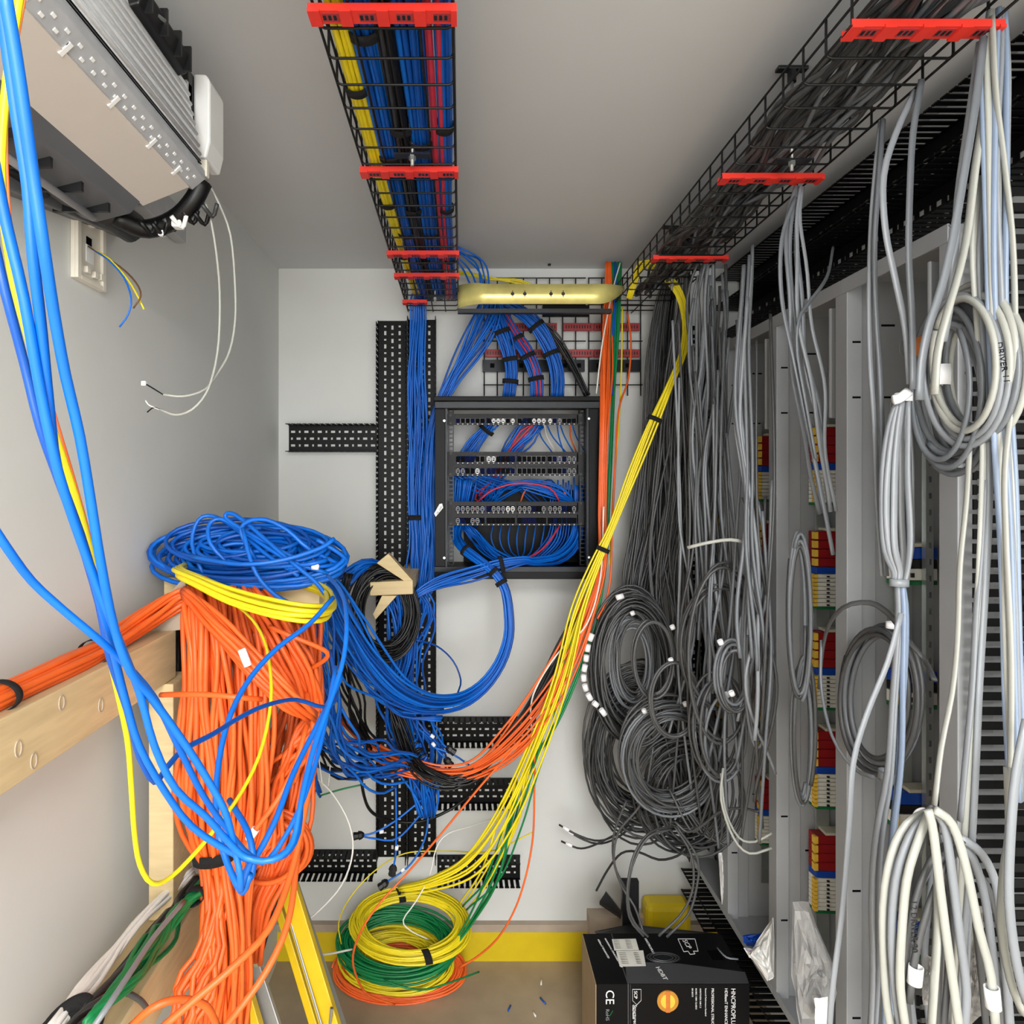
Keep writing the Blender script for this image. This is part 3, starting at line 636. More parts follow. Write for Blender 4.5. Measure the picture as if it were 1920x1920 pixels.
# --- rack interior
for i,(K,n,mt,st,l,dr) in enumerate((
 ([(925,790,2.2,12),(905,815,2.22,13),(880,850,2.23,16),(868,880,2.24,18),(862,930,2.24,14)],13,BL,(.2,),'strapped blue bundle inside the rack, upper left',.3),
 ([(1010,790,2.2,16),(985,815,2.21,20),(955,855,2.23,18),(930,890,2.25,18),(900,930,2.27,20)],18,['cblue','cblued','cblue','cpink'],(),'blue and pink bundle fanning inside the rack between the upper panels',.3),
 ([(875,900,2.2,18),(865,960,2.22,12),(855,1000,2.18,8),(866,1025,2.1,8),(890,1045,2.06,9),(918,1066,2.03,8),(935,1085,2.02,8),(948,1110,2.01,9),(954,1150,2.0,9),(954,1195,1.98,9),(938,1245,1.95,10),(905,1290,1.92,12),(860,1318,1.88,16),(800,1322,1.82,22),(740,1295,1.75,30),(690,1240,1.68,34),(650,1170,1.6,30),(615,1100,1.5,22),(560,1060,1.42,18)],18,BL,(.175,.26,.31),'big blue cable bundle hanging in a wide loop from the rack to the timber support',.5),
 ([(1085,910,2.2,6),(1086,980,2.2,10),(1075,1020,2.18,14),(1045,1045,2.14,14),(1000,1052,2.08,9),(985,1050,2.06,8),(940,1058,2.045,12),(880,1076,2.03,13),(830,1090,2.0,11),(795,1106,1.98,8),(775,1120,1.98,6)],16,BL,(.62,),'blue cable bundle leaving the rack at bottom left, strapped inside the rack',.4),
 ([(870,985,2.22,10),(895,1010,2.2,12),(925,1040,2.14,10),(960,1055,2.1,10),(985,1050,2.08,8)],12,BL,(),'short blue cable bundle crossing the bottom of the rack',.4),
 ([(895,912,2.28,20),(905,940,2.3,24),(880,980,2.3,18)],10,BL+['cpink'],(),'blue cables bunched inside the rack at middle left',.4),
 )):
    bundle('cable_bundle',l,K,n,.0034,mt,straps=st,seed=70+i,dr=dr,wander=.22,sw=.007,group=None)
rs=random.Random(5)
def inner(label,gen,n,grp):
    for i in range(n):
        K,r,mt=gen(i); cable(label,K,r,mt,group=grp)
inner('blue cable arcing inside the rack between the middle and lower panels',lambda i:([(900+rs.random()*30,944,2.28),(925+i*7,912+rs.random()*10,2.24),(975+rs.random()*20,900+i*2.2,2.22),(1040+rs.random()*10,912+i*3,2.23),(1075+rs.random()*8,944,2.25)],.003,'cblue'),9,'blue cables arcing in the rack')
cable('pink cable arcing inside the rack above the lower patch panel',[(897,940,2.2),(925,918,2.19),(975,906,2.18),(1030,915,2.19),(1050,942,2.2)],.0034,'cpink')
cable('orange cable arcing inside the rack behind the pink one',[(976,942,2.25),(985,920,2.25),(1010,906,2.24),(1050,912,2.24),(1068,945,2.25)],.003,'corange')
cable('orange-red cable curving inside the bottom of the rack',[(1050,985,2.18),(1030,1015,2.15),(1010,1035,2.12),(985,1048,2.08)],.0034,'cpink')
inner('blue cable curving down inside the right of the rack bottom',lambda i:([(1086-i*5,895+rs.random()*20,2.26),(1087-i*5,990,2.24),(1080-i*6,1025,2.22),(1040-i*5,1055,2.2),(1000,1064,2.19)],.0032,rs.choice(BL)),12,'blue cables at the right of the rack')
inner('blue cable looping below the lower patch panel in the rack',lambda i:([(925+i*16,982,2.28),(921+i*16,1010,2.26),(935+i*12,1035,2.24),(975,1048+rs.random()*8,2.18)],.0026,'cblue'),9,'thin blue loops in the rack')
inner('thin cable crossing the rack between the two upper patch panels',lambda i:([(1000+i*12+rs.random()*10,796,2.2),(1015+i*11,820,2.25),(1030+i*9+rs.random()*20,850,2.28)],.0026,rs.choice(['cblue','cblue','cblue','cwhite','corange'])),7,'thin cables between the upper panels')
inner('blue cable lying across the rack behind the middle panel',lambda i:([(850+i*9,893,2.2),(900+i*14,925-i*2,2.26),(950+i*14,900+rs.random()*20,2.3),(1000+i*9,944,2.32)],.003,rs.choice(BL)),8,'blue cables behind the middle panel')
# --- blue pile on the arm
bp=coilP('cable_coil','big flattened pile of coiled blue cable on the timber support',302,632,990,1092,(1.36,1.36,1.42,1.28),15,3.5,.0048,BL,spread=.75,thick=.03,jit=.07,seed=81,step=30)
for i,K in enumerate(([(380,1075,1.3),(360,1020,1.33),(372,975,1.35),(400,968,1.36),(440,990,1.34),(500,1040,1.3),(560,1080,1.28)],
 [(430,1060,1.3),(395,1020,1.3),(392,985,1.32),(415,973,1.33),(460,1000,1.32),(540,1050,1.28),(615,1075,1.3)],
 [(610,1075,1.3),(540,1040,1.3),(450,990,1.32),(423,970,1.33),(430,962,1.33),(455,975,1.32),(530,1040,1.28),(590,1090,1.26),(610,1115,1.25)],
 [(480,1050,1.3),(452,1000,1.3),(465,978,1.3),(500,975,1.3),(540,995,1.3),(580,1030,1.3),(640,1060,1.34)],
 [(455,990,1.28),(470,1050,1.25),(490,1090,1.24),(530,1125,1.23),(580,1140,1.23),(615,1132,1.25)],
 [(360,1045,1.27),(450,1058,1.24),(530,1050,1.25),(600,1028,1.28),(627,1010,1.3)],
 [(594,1012,1.3),(625,1030,1.31),(648,1048,1.33),(640,1058,1.34),(600,1062,1.3),(540,1066,1.28)],
 [(480,1065,1.28),(560,1060,1.28),(590,1056,1.28),(613,1050,1.3)])):
    cable(['blue cable loop sticking up at the left of the blue pile','blue cable loop rising just right of the first one on the blue pile','blue cable making the tallest thin loop of the blue pile','wide blue cable arch on the right shoulder of the blue pile','blue cable drooping from the pile over the yellow loops','blue cable with a cut end pointing up right beside the back wall','blue cable with a kinked tip beside the back wall','short blue cable tail lying on the right of the pile'][i],K,.0046,'cblue')
tapeat(bp,P(591,1062,1.285),(1,0,-.05),.006,.007,'tape','white_label')
bundle('cable_coil','yellow cable coil drooping under the blue pile on the timber support',[(420,1078,1.40,8),(350,1066,1.34,10),(335,1072,1.22,8),(370,1088,1.17,9),(440,1118,1.12,13),(520,1140,1.09,15),(585,1148,1.10,15),(617,1140,1.16,12),(612,1112,1.27,10),(560,1092,1.34,10),(450,1082,1.4,8)],9,.0046,'cyellow',cat='cable coil',seed=83,wander=.2,dr=.9)
# --- orange mass
def OB(label,K,n,seed,r=.0053,straps=(),mats=OR,**k): 
    k.setdefault('wander',.2); return bundle('cable_bundle',label,K,n,r,mats,seed=seed,straps=straps,group='orange cables hanging from the timber support',**k)
OB('orange cable bundle strapped along the left wall on top of the timber rail',np.array([[-.632,.35,CH-.294,.024],[-.632,.6,CH-.292,.024],[-.632,.86,CH-.292,.021],[-.632,1.0,CH-.292,.024],[-.632,1.09,CH-.290,.021],[-.63,1.2,CH-.275,.03],[-.60,1.27,CH-.25,.034],[-.55,1.285,CH-.235,.03]]),13,91,.0052,(.52,.72),ref=(0,0,1),dr=.65,sw=.006,wander=.12)
ob=OB('left part of the orange cable mass hanging straight down to a black strap',[(368,1098,1.27,22),(378,1130,1.24,40),(385,1230,1.2,46),(385,1350,1.2,50),(385,1480,1.2,52),(392,1560,1.21,44),(403,1625,1.22,27),(410,1700,1.21,36),(415,1800,1.2,44),(405,1930,1.2,50)],30,92,.0053,(.66,),dr=.45)
OB('middle part of the orange cable mass hanging straight down',[(440,1100,1.3,34),(450,1180,1.27,46),(462,1300,1.24,50),(465,1450,1.24,52),(460,1550,1.24,44),(450,1620,1.24,30),(440,1720,1.24,26),(432,1820,1.24,36),(425,1930,1.24,40)],28,93,dr=.45)
ob2=OB('orange cables slanting down to the right across the orange mass',[(345,1110,1.22,9),(375,1140,1.17,14),(440,1210,1.14,20),(500,1270,1.13,22),(550,1320,1.15,20),(585,1345,1.2,12)],11,94,dr=.5)
tapeat(ob2,P(459,1233,1.105),(P(470,1262,1.1)-P(452,1216,1.1)),.006,.016,'tape','white_label')
OB('orange cables slanting from the arm to the knot at the right of the mass',[(470,1105,1.3,26),(510,1170,1.26,32),(548,1240,1.25,34),(580,1310,1.27,26),(592,1350,1.3,14)],20,95,dr=.5)
OB('darker orange cables hanging behind the arm at the right of the mass',[(560,1150,1.46,36),(572,1250,1.45,34),(560,1350,1.42,42),(540,1450,1.4,48),(525,1550,1.38,48),(510,1630,1.36,28),(480,1700,1.34,24),(470,1800,1.34,22)],28,96,.0055,mats=['corangeb'],dr=.5,wander=.3)
OB('orange cables crossing behind the blue loops below the knot',[(600,1330,1.34,10),(560,1400,1.3,26),(520,1480,1.3,30),(500,1560,1.3,26),(470,1620,1.28,14)],12,97,dr=.4,wander=.5)
OB('orange cables splaying to the lower left below the strap',[(412,1640,1.22,20),(400,1740,1.18,24),(375,1830,1.14,30),(340,1930,1.1,34)],12,98,dr=.4,wander=.4)
coilP('cable_coil','orange cable loops bulging out at the bottom right of the orange mass',428,580,1520,1655,1.36,6,2,.0055,['corangeb','corange'],spread=.3,thick=.03,seed=99,group='orange cables hanging from the timber support')
cable('thick orange cable in front, bowing down to the lower left corner',[(575,1300,1.25),(590,1400,1.2),(570,1530,1.12),(545,1640,1.05),(505,1740,.98),(440,1810,.93),(370,1870,.9),(300,1930,.88)],.0055,'corange')
cable('thick orange cable in front, running down past the yellow ladder',[(585,1380,1.25),(568,1500,1.17),(556,1620,1.1),(540,1730,1.03),(500,1820,.98),(450,1890,.95),(410,1940,.94)],.0055,'corange')
cable('orange cable arch at the bottom edge left of the orange mass',[(240,1930,.9),(285,1890,.9),(335,1874,.92),(385,1885,.95),(410,1930,.98)],.0055,'corange')
cable('short level orange cable crossing the upper left of the orange mass',[(302,1303,1.15),(340,1302,1.1),(400,1303,1.09),(450,1308,1.09),(490,1311,1.13)],.005,'corange')
cable('orange cable with a sharp bend under the right end of the timber support',[(505,1175,1.2),(540,1190,1.19),(585,1208,1.2),(613,1223,1.22),(608,1238,1.24),(575,1258,1.27)],.0048,'corange')
o=cable('thin orange cable with white tag running diagonally to the knot',[(445,1640,1.12),(470,1570,1.12),(520,1500,1.13),(555,1430,1.16),(575,1360,1.2)],.005,'corange')
tapeat(o,P(473,1564,1.12),P(480,1554,1.12)-P(466,1574,1.12),.0058,.012,'tape','white_label')
# dark cable behind post
bundle('cable_bundle','black cables between the timber post and the orange mass',[(335,1180,1.42,4),(333,1350,1.42,4),(332,1500,1.42,4),(340,1640,1.42,5)],4,.005,'cblack',seed=101)
# --- foreground blue
FG='thick blue cables hanging in the left foreground'
L=[('leftmost thick blue foreground cable entering at the left edge halfway up',[(-12,300,.34),(12,420,.35),(45,560,.36),(75,730,.38),(108,880,.40),(150,1010,.43),(195,1130,.46),(235,1230,.49),(262,1300,.51),(290,1400,.53),(330,1480,.55),(385,1530,.57),(430,1580,.59),(462,1608,.6),(510,1612,.6),(548,1580,.62),(565,1500,.65),(590,1400,.7),(625,1300,.76),(645,1230,.8),(650,1160,.85),(640,1110,.95),(615,1080,1.15)]),
('thick blue foreground cable nearest the upper left corner, ending in the low tangle',[(-2,-30,.31),(14,90,.32),(32,220,.33),(52,350,.34),(62,480,.35),(78,620,.37),(92,760,.39),(108,880,.41),(150,1000,.44),(180,1100,.46),(212,1220,.5),(235,1310,.53),(262,1400,.55),(310,1485,.58),(360,1550,.6),(430,1596,.62),(480,1614,.63),(532,1604,.66),(560,1560,.7),(568,1480,.76),(600,1360,.82),(625,1300,.9)]),
('thick blue foreground cable on the right of the hanging group',[(6,-30,.30),(30,110,.31),(48,230,.32),(62,330,.33),(80,450,.34),(100,580,.36),(122,700,.38),(150,820,.40),(172,950,.42),(190,1060,.44),(215,1180,.47),(245,1260,.49),(285,1310,.52),(350,1400,.55),(400,1480,.57),(425,1530,.58),(440,1590,.6),(450,1640,.6),(452,1668,.61),(460,1640,.62),(472,1612,.63)]),
('dark blue foreground cable crossing behind the yellow one at the left edge',[(-14,440,.4),(8,540,.4),(45,680,.42),(75,800,.43),(110,900,.45),(150,1010,.47),(185,1130,.5),(205,1230,.52),(238,1330,.55),(262,1420,.58),(290,1466,.6),(312,1440,.62),(345,1405,.65),(400,1376,.7),(450,1345,.76),(500,1322,.82),(555,1312,.9),(610,1326,.95),(632,1300,1.0),(620,1220,1.1)]),
('blue foreground cable sagging in from the left edge below the middle',[(-15,985,.4),(15,1030,.41),(60,1090,.43),(120,1145,.45),(180,1195,.47),(235,1245,.5),(290,1310,.53),(330,1390,.56),(380,1490,.6),(430,1560,.63),(470,1605,.66),(505,1610,.68),(560,1520,.72),(600,1400,.8),(630,1250,.9)])]
for (l,K),rr in zip(L,(.0031,.0032,.0033,.003,.003)): cable(l,K,rr,'cblue' if 'dark' not in l else 'cblued',group=None)
cable('blue cable dropping from the level loop down to the low tangle',[(625,1120,1.1),(580,1170,1.05),(520,1215,1.0),(470,1270,.95),(432,1340,.9),(410,1430,.85),(405,1530,.8),(420,1600,.78),(440,1650,.76),(456,1672,.75),(468,1640,.74)],.0042,'cblue')
cable('blue cable curling in a small hook at the bottom of the tangle',[(640,1270,1.0),(600,1350,.95),(550,1450,.88),(520,1530,.83),(490,1590,.8),(466,1625,.78),(455,1650,.77),(470,1645,.77),(475,1615,.78),(465,1560,.8),(430,1500,.85)],.0042,'cblue')
cable('yellow cable in the left foreground hanging in a deep loop over the orange mass',[(40,-30,.40),(25,70,.40),(8,200,.40),(2,320,.40),(10,430,.41),(28,540,.42),(58,650,.43),(85,760,.44),(118,860,.46),(150,960,.48),(175,1060,.50),(190,1150,.53),(212,1260,.57),(238,1380,.6),(246,1470,.62),(252,1560,.65),(262,1620,.67),(285,1656,.69),(320,1645,.72),(370,1595,.76),(410,1545,.8),(450,1490,.85),(485,1420,.9),(505,1340,.95),(508,1270,1.0),(495,1200,1.08),(462,1150,1.15),(400,1110,1.2),(340,1078,1.25)],.0027,'cyellow')
cable('thin orange wire running beside the yellow cable in the left foreground',[(52,-30,.42),(32,80,.42),(14,200,.42),(14,330,.42),(25,460,.43),(50,580,.44),(78,690,.45),(110,800,.46),(140,900,.48),(170,1010,.5),(190,1110,.53)],.0009,'corange')
# --- blue mass behind (between orange mass and uprights)
for i,(K,n,mt,w,l) in enumerate((
 ([(600,1060,1.5,12),(625,1120,1.6,22),(655,1200,1.72,30),(700,1280,1.82,30),(760,1325,1.9,24),(830,1335,1.93,14)],14,BL,.4,'blue cables streaming from the pile down and right into the big loop'),
 ([(590,1090,1.5,14),(600,1200,1.55,22),(612,1300,1.6,24),(640,1390,1.7,30),(700,1430,1.85,40),(760,1440,1.95,30)],16,BL,.5,'blue cables hanging straight down right of the orange mass'),
 ([(640,1090,1.9,20),(680,1060,1.95,16),(720,1070,2.0,16),(748,1130,2.02,22),(750,1220,2.02,20),(740,1290,2.02,26),(760,1370,2.05,36),(790,1450,2.08,30),(800,1530,2.1,12)],20,BL,.5,'blue cables tumbling down inside the black coil'),
 ([(785,1110,2.05,14),(790,1150,2.06,20),(770,1250,2.08,22),(780,1350,2.08,30),(805,1420,2.1,24),(800,1500,2.12,12)],14,BL,.5,'blue cables hanging below the timber hook in front of the uprights'),
 ([(575,1330,1.75,10),(600,1400,1.85,20),(660,1440,1.95,26),(730,1440,2.0,24),(790,1400,2.0,16)],14,['cblued','cblack','cblue'],.6,'blue and black cables sagging in a low curve behind the orange mass'),
 ([(590,1290,1.8,10),(583,1400,1.85,12),(588,1490,1.9,16)],8,['cblued'],.4,'thin blue cables hanging free right of the orange mass'))):
    bundle('cable_bundle',l,K,n,.0038,mt,seed=110+i,dr=.5,wander=w,freq=1.5)
coilP('cable_coil','coil of black cable hung over the timber hook',655,785,1058,1245,(1.9,1.98,1.95,1.92),10,3,.0036,['cblack','cblack','cgreydd'],spread=.35,thick=.03,jit=.05,seed=120)
bundle('cable_bundle','black cables hanging from behind the blue stream left of the hook',[(655,1075,1.85,8),(640,1150,1.85,10),(645,1250,1.85,14),(665,1340,1.88,20),(700,1400,1.92,18)],10,.0036,'cblack',seed=121,wander=.5)
bundle('cable_bundle','black cables hanging in front of the uprights below the big blue loop',[(730,1290,1.98,10),(745,1350,1.95,12),(770,1420,1.95,12),(800,1450,1.97,12),(860,1468,1.98,9),(905,1452,1.98,6)],9,.004,'cblack',seed=122,wander=.3)
cable('long thick black cable sagging across the low ducts',[(676,1330,1.95),(675,1420,1.95),(682,1490,1.98),(700,1525,2.05),(740,1540,2.1),(790,1540,2.12),(840,1520,2.15),(880,1490,2.15),(925,1440,2.1)],.0052,'cblack')
cable('single blue cable curving out of the coils in front of the back wall',[(780,1200,2.05),(820,1212,2.1),(850,1240,2.12),(864,1275,2.1),(858,1300,2.05),(850,1325,2.0)],.003,'cblued')
cable('thin green cable end sticking out below the blue tangle',[(600,1492,1.95),(640,1480,1.98),(685,1470,2.0)],.0028,'cgreen')
cable('short white cable hanging free right of the orange mass',[(592,1370,1.85),(600,1440,1.85),(605,1475,1.86)],.002,'cwhite',group='short white cables')
cable('short white cable dangling beside the thin blue ones',[(620,1420,1.9),(618,1450,1.9),(615,1482,1.9)],.002,'cwhite',group=None)
# patch tails with black boots
BT=[([(790,1500,2.1),(740,1540,2.08),(700,1562,2.06),(676,1566,2.05)],'ending left of the uprights'),([(795,1520,2.1),(745,1572,2.08),(700,1572,2.06),(680,1568,2.05)],None),
 ([(742,1470,2.05),(743,1540,2.05),(742,1600,2.05),(737,1628,2.05)],'hanging straight in front of the uprights'),([(800,1480,2.1),(800,1560,2.1),(770,1620,2.08),(722,1656,2.06)],'ending just above the yellow coil'),
 ([(810,1400,2.05),(850,1415,2.05),(880,1435,2.05),(905,1454,2.05)],'pointing right over the middle low duct'),([(800,1330,2.0),(815,1370,2.03),(830,1395,2.05),(842,1404,2.05)],'tucked under the big blue loop'),
 ([(815,1400,2.05),(825,1412,2.05),(833,1420,2.05),(838,1426,2.05)],'just below the topmost low duct')]
for K,l in BT:
    if l is None: cable('second blue patch lead running to the boot left of the uprights',K,.0032,'cblue'); continue
    K3=path(K); root=thing('patch_lead','blue patch lead with black boot '+l,'cable',K3[-1][:3],'blue patch leads with black boots')
    MB().tube(spline(K3)[:,:3],.0032,8).build('cable','cblue',root,True)
    a=np.array(K3[-1][:3]); d=a-np.array(K3[-2][:3]); d/=np.linalg.norm(d)
    MB().tube(np.array([a-d*.012,a-d*.004,a+d*.006,a+d*.008,a+d*.022,a+d*.024]),np.array([.006,.0125,.0145,.011,.013,.0105]),8).build('boot','blackterm',root)
    tapeat(root,a-d*.07,d,.0045,.007,'tape','white_label')
# ================================================================ GREY CABLES AT THE RIGHT
GR=['cgrey','cgrey','cgreyl']; 
DK=['cgreyd','cgreydd','cgreyd']
GG='grey cables dropping from the tray to the enclosures'
def gb(label,K,n,r,mats,seed,flat=1.0,Xm=False,**k):
    k.setdefault('wander',.3); k.setdefault('dr',.4)
    return bundle('cable_bundle',label,K,n,r,mats,seed=seed,flat=flat,Xm=Xm,**k)
gb('dark grey curtain of cables dropping in the far right corner beside the white back wall',[(1262,500,2.15,10),(1248,570,2.2,18),(1240,640,2.2,21),(1236,760,2.18,27),(1228,880,2.16,34),(1215,1000,2.14,36),(1198,1090,2.12,30),(1190,1160,2.1,20)],32,.0038,['cgreyd','cgreydd','cgreyd','cgreydd','cgrey'],201,wander=.15)
gb('dark grey cables behind the corner curtain, spreading over the far enclosure',[(1285,500,1.95,8),(1280,600,2.0,12),(1270,760,2.05,26),(1262,920,2.06,40),(1255,1080,2.06,50),(1262,1220,2.04,52),(1270,1380,2.02,52),(1285,1500,1.98,40)],28,.0038,['cgreydd','cgreyd','cgreyd'],202,wander=.3)
gb('grey cable drop in front of the fourth enclosure',[(1330,480,1.8,12),(1322,560,1.82,22),(1318,700,1.82,24),(1315,850,1.82,24),(1318,1000,1.8,28),(1325,1150,1.78,34),(1330,1300,1.76,30)],18,.0042,['cgrey','cgreyd','cgrey','cgreyl'],203,wander=.4,stagger=.2)
gb('grey cable drop of pale and dark strands beside the fourth enclosure',[(1352,480,1.74,8),(1358,600,1.72,14),(1352,760,1.72,22),(1340,900,1.72,26),(1350,1050,1.7,26),(1370,1200,1.68,26),(1378,1350,1.66,22),(1390,1500,1.64,12)],9,.0042,['cgrey','cgreyl','cgrey','cgreyd'],204,wander=.6,stagger=.35)
gb('slim group of grey cables crossing the third enclosure',[(1405,440,1.5,6),(1400,540,1.5,10),(1392,660,1.5,12),(1390,780,1.5,14),(1400,900,1.5,14),(1405,1020,1.49,18),(1410,1150,1.48,24),(1415,1300,1.46,22),(1400,1450,1.45,20)],7,.0046,['cgreyl','cgrey','cgrey'],205,wander=.5,stagger=.3)
gb('grey flat cables fanning from the middle red clip down over the second enclosure',[(1500,350,1.28,8),(1488,420,1.28,16),(1490,520,1.28,22),(1500,620,1.28,24),(1520,740,1.28,26),(1535,860,1.3,22),(1550,960,1.32,18)],6,.0046,GR,206,wander=.25,flat=.6)
def gc(label,K,r,mat='cgrey',flat=.6,**k): return cable(label,K,r,mat,flat=flat,**k)
gc('grey flat cable bowing left then slanting across the second enclosure',[(1492,370,1.27),(1466,450,1.26),(1466,560,1.26),(1490,680,1.25),(1515,800,1.25),(1545,950,1.25),(1562,1040,1.26)],.005)
gc('grey cable curling out of the ceiling duct in front of the second enclosure',[(1562,465,1.4),(1550,520,1.3),(1515,570,1.26),(1498,600,1.24),(1495,660,1.24),(1512,760,1.24),(1530,860,1.24)],.005)
gc('pair of grey flat cables hanging straight over the second post, left one',[(1652,228,1.06),(1642,320,1.05),(1634,420,1.05),(1630,560,1.05),(1632,680,1.05),(1640,800,1.05),(1645,950,1.05),(1655,1080,1.04)],.0062,'cgreyl')
gc('pair of grey flat cables hanging straight over the second post, right one',[(1656,225,1.05),(1648,340,1.04),(1640,460,1.04),(1643,590,1.04),(1650,700,1.04),(1654,820,1.04),(1652,950,1.04),(1662,1080,1.03)],.0062,'cgrey')
gc('grey cable bending over the nearest enclosure towards the white tape knot',[(1716,170,.98),(1680,250,.98),(1657,330,.98),(1660,430,.98),(1680,530,.98),(1698,620,.98),(1706,720,.98)],.0055,'cgreyl')
gc('straight grey cable beside the bent one over the nearest enclosure',[(1728,150,.97),(1712,250,.97),(1706,360,.97),(1704,480,.97),(1710,600,.97),(1712,730,.97)],.0055)
gc('grey flat cable slanting from the near tray clip to the big coil, front one',[(1845,70,.86),(1828,200,.86),(1805,340,.86),(1786,450,.86),(1765,540,.86),(1742,610,.86),(1728,680,.86),(1724,750,.86)],.0062)
gc('grey flat cable slanting from the near tray clip to the big coil, rear one',[(1838,80,.88),(1818,220,.88),(1798,360,.88),(1790,470,.88),(1782,560,.88),(1768,640,.88)],.0062,'cgreyl')
gc('white flat cable slanting down beside the big coil top',[(1852,60,.87),(1845,200,.87),(1828,320,.87),(1815,430,.87),(1798,510,.86),(1775,590,.85),(1758,660,.85),(1752,740,.85)],.0065,'cgreyw')
gc('pale cable bowing right over the upright duct',[(1860,30,.85),(1868,180,.85),(1885,320,.85),(1899,460,.85),(1903,620,.85),(1896,760,.85),(1884,880,.84),(1886,1010,.84),(1896,1250,.84),(1893,1500,.84)],.0045,'cgreyw')
gb('thick group of white and bluish flat cables hanging at the right edge',[(1872,20,.86,14),(1870,120,.86,22),(1868,260,.86,22),(1868,400,.86,24),(1872,560,.86,22),(1880,720,.86,18),(1888,900,.86,16),(1895,1080,.85,14),(1902,1280,.85,14),(1910,1500,.85,14)],10,.0052,['cgreyw','cgreyb','cgreyl','cgreyb'],207,flat=.7,wander=.2)
gb('three pale flat cables hanging left of the bluish group over the upright duct',[(1850,330,.88,10),(1838,460,.88,16),(1845,620,.88,14),(1852,800,.88,10),(1848,960,.88,10),(1838,1150,.88,12),(1828,1350,.88,12),(1818,1560,.88,12),(1808,1760,.9,14),(1800,1940,.92,14)],4,.0052,['cgreyl','cgreyw'],208,flat=.6)
gc('grey flat cable running down the nearest post',[(1818,840,.9),(1812,940,.9),(1800,1060,.9),(1795,1200,.9),(1785,1300,.9),(1765,1400,.89),(1752,1510,.88)],.0045,'cgreyw')
gc('second pale flat cable running down the nearest post',[(1846,900,.88),(1840,1020,.88),(1830,1150,.88),(1822,1300,.88),(1808,1450,.88),(1800,1540,.88)],.0048,'cgreyl')
# coils near
K=[.78]
def yzcoil(label,L,R,T,B,X,n,turns,r,mats,seed,**k):
    k.setdefault('flat',1.0); return coilP('cable_coil',label,L,R,T,B,None,n,turns,r,mats,X=X,seed=seed,**k)
c1=yzcoil('big hanging coil of grey flat cable with an orange tape at its upper left',1716,1862,572,892,.76,4,2.5,.0052,['cgrey','cgreyl','cgrey'],211,spread=.28,thick=.02,jit=.03,flat=.75,step=40)
strap(c1,Q(1737,650,.755),np.array([.1,0,1.])/1.005,np.array([0,1,0.]),np.array([1.,0,0]),.020,.014,.016,'orangetape','orange_tape')
tapeat(c1,Q(1766,703,.752),(0,0,1),.011,.016,'tape','marker_tape')
c2=yzcoil('coil of pale and white flat cable overlapping the orange-taped coil',1742,1900,540,838,.75,4,2,.0052,['cgreyw','cgreyl','cgrey'],212,spread=.25,thick=.015,jit=.03,flat=.75,step=40)
lb=Q(1866,640,.735); text('DRIVER 11',.013,'ink',c2,Q(1868,642,.734),Q(1884,722,.734)-Q(1868,642,.734),Q(1880,640,.734)-Q(1862,643,.734),name='handwriting')
# C2: taped hank
hk=bundle('cable_hank','slender hank of grey flat cables with white tape at the top, beside the big coil',[(1694,750,1.0,10),(1688,800,1.0,20),(1684,880,1.0,30),(1684,960,1.0,32),(1686,1030,1.0,29),(1690,1070,1.0,14),(1686,1095,1.0,8)],11,.0062,['cgrey','cgreyl','cgreyd'],cat='cable coil',seed=213,flat=.6,wander=.06,dr=.35)
tapeat(hk,P(1694,745,1.0),(0,0,1),.012,.007,'tape','white_tape'); tapeat(hk,P(1686,1092,1.0),(0,0,1),.013,.006,'cgreyl','tie_wire')
cable('white twist of tape at the top of the slender grey hank',[(1675,750,.985),(1688,746,.985),(1704,734,.985)],.008,'tape',name='tape_twist',cat='tape',flat=.6)
gb('bluish-grey flat cables falling from the hank past the second coil',[(1688,1095,1.0,8),(1692,1160,1.0,12),(1688,1300,1.0,16),(1680,1450,1.0,18),(1668,1560,1.0,24),(1660,1720,1.0,28),(1655,1940,1.0,30)],5,.0056,['cgreyb','cgreyl','cgreyb'],214,flat=.6,wander=.15)
gc('grey cable slanting across the bluish ones down to the bottom edge',[(1690,1150,.97),(1665,1240,.97),(1625,1340,.97),(1600,1430,.97),(1592,1550,.97),(1580,1700,.97),(1560,1860,.96),(1555,1935,.96)],.0048,'cgreyl')
c3=yzcoil('coil of dark grey cable behind the bluish cables, tied with grey tape',1578,1728,1160,1450,.84,3,2,.0052,['cgreyd','cgrey'],215,spread=.2,thick=.01,jit=.02,step=40)
strap(c3,Q(1663,1455,.82),np.array([0,0,1.]),np.array([0,1,0.]),np.array([1.,0,0]),.016,.012,.009,'cgreyl','grey_tape')
tapeat(c3,Q(1672,1172,.83),(0,0,1),.009,.006,'tape','white_label')
gc('grey cable arching out of the second enclosure to the hank',[(1535,1290,1.25),(1548,1190,1.2),(1580,1140,1.12),(1630,1130,1.08),(1665,1150,1.05),(1690,1180,1.03)],.0048,'cgreyd')
gc('grey cable sweeping from the second enclosure across the post to the tape',[(1540,1200,1.22),(1540,1290,1.2),(1560,1380,1.15),(1600,1440,1.1),(1640,1458,1.05)],.0048,'cgrey')
gc('dark grey cable crossing behind the zinc rail with a white end',[(1680,1185,1.05),(1710,1210,1.06),(1735,1240,1.05),(1752,1275,1.0)],.005,'cgreyd')
# B interior hanks
for i,(a,l) in enumerate((([(1480,1520,1000,1320)],'narrow dark grey cable loop in the upper part of the second enclosure'),([(1483,1524,1230,1520)],'narrow dark grey cable loop hanging low in the second enclosure'))):
    L_,R_,T_,B_=a[0]; coilP('cable_coil',l,L_,R_,T_,B_,1.40+.02*i,3,1.6,.0045,['cgrey','cgreyd'],seed=220+i,spread=.25,thick=.01,group=None)
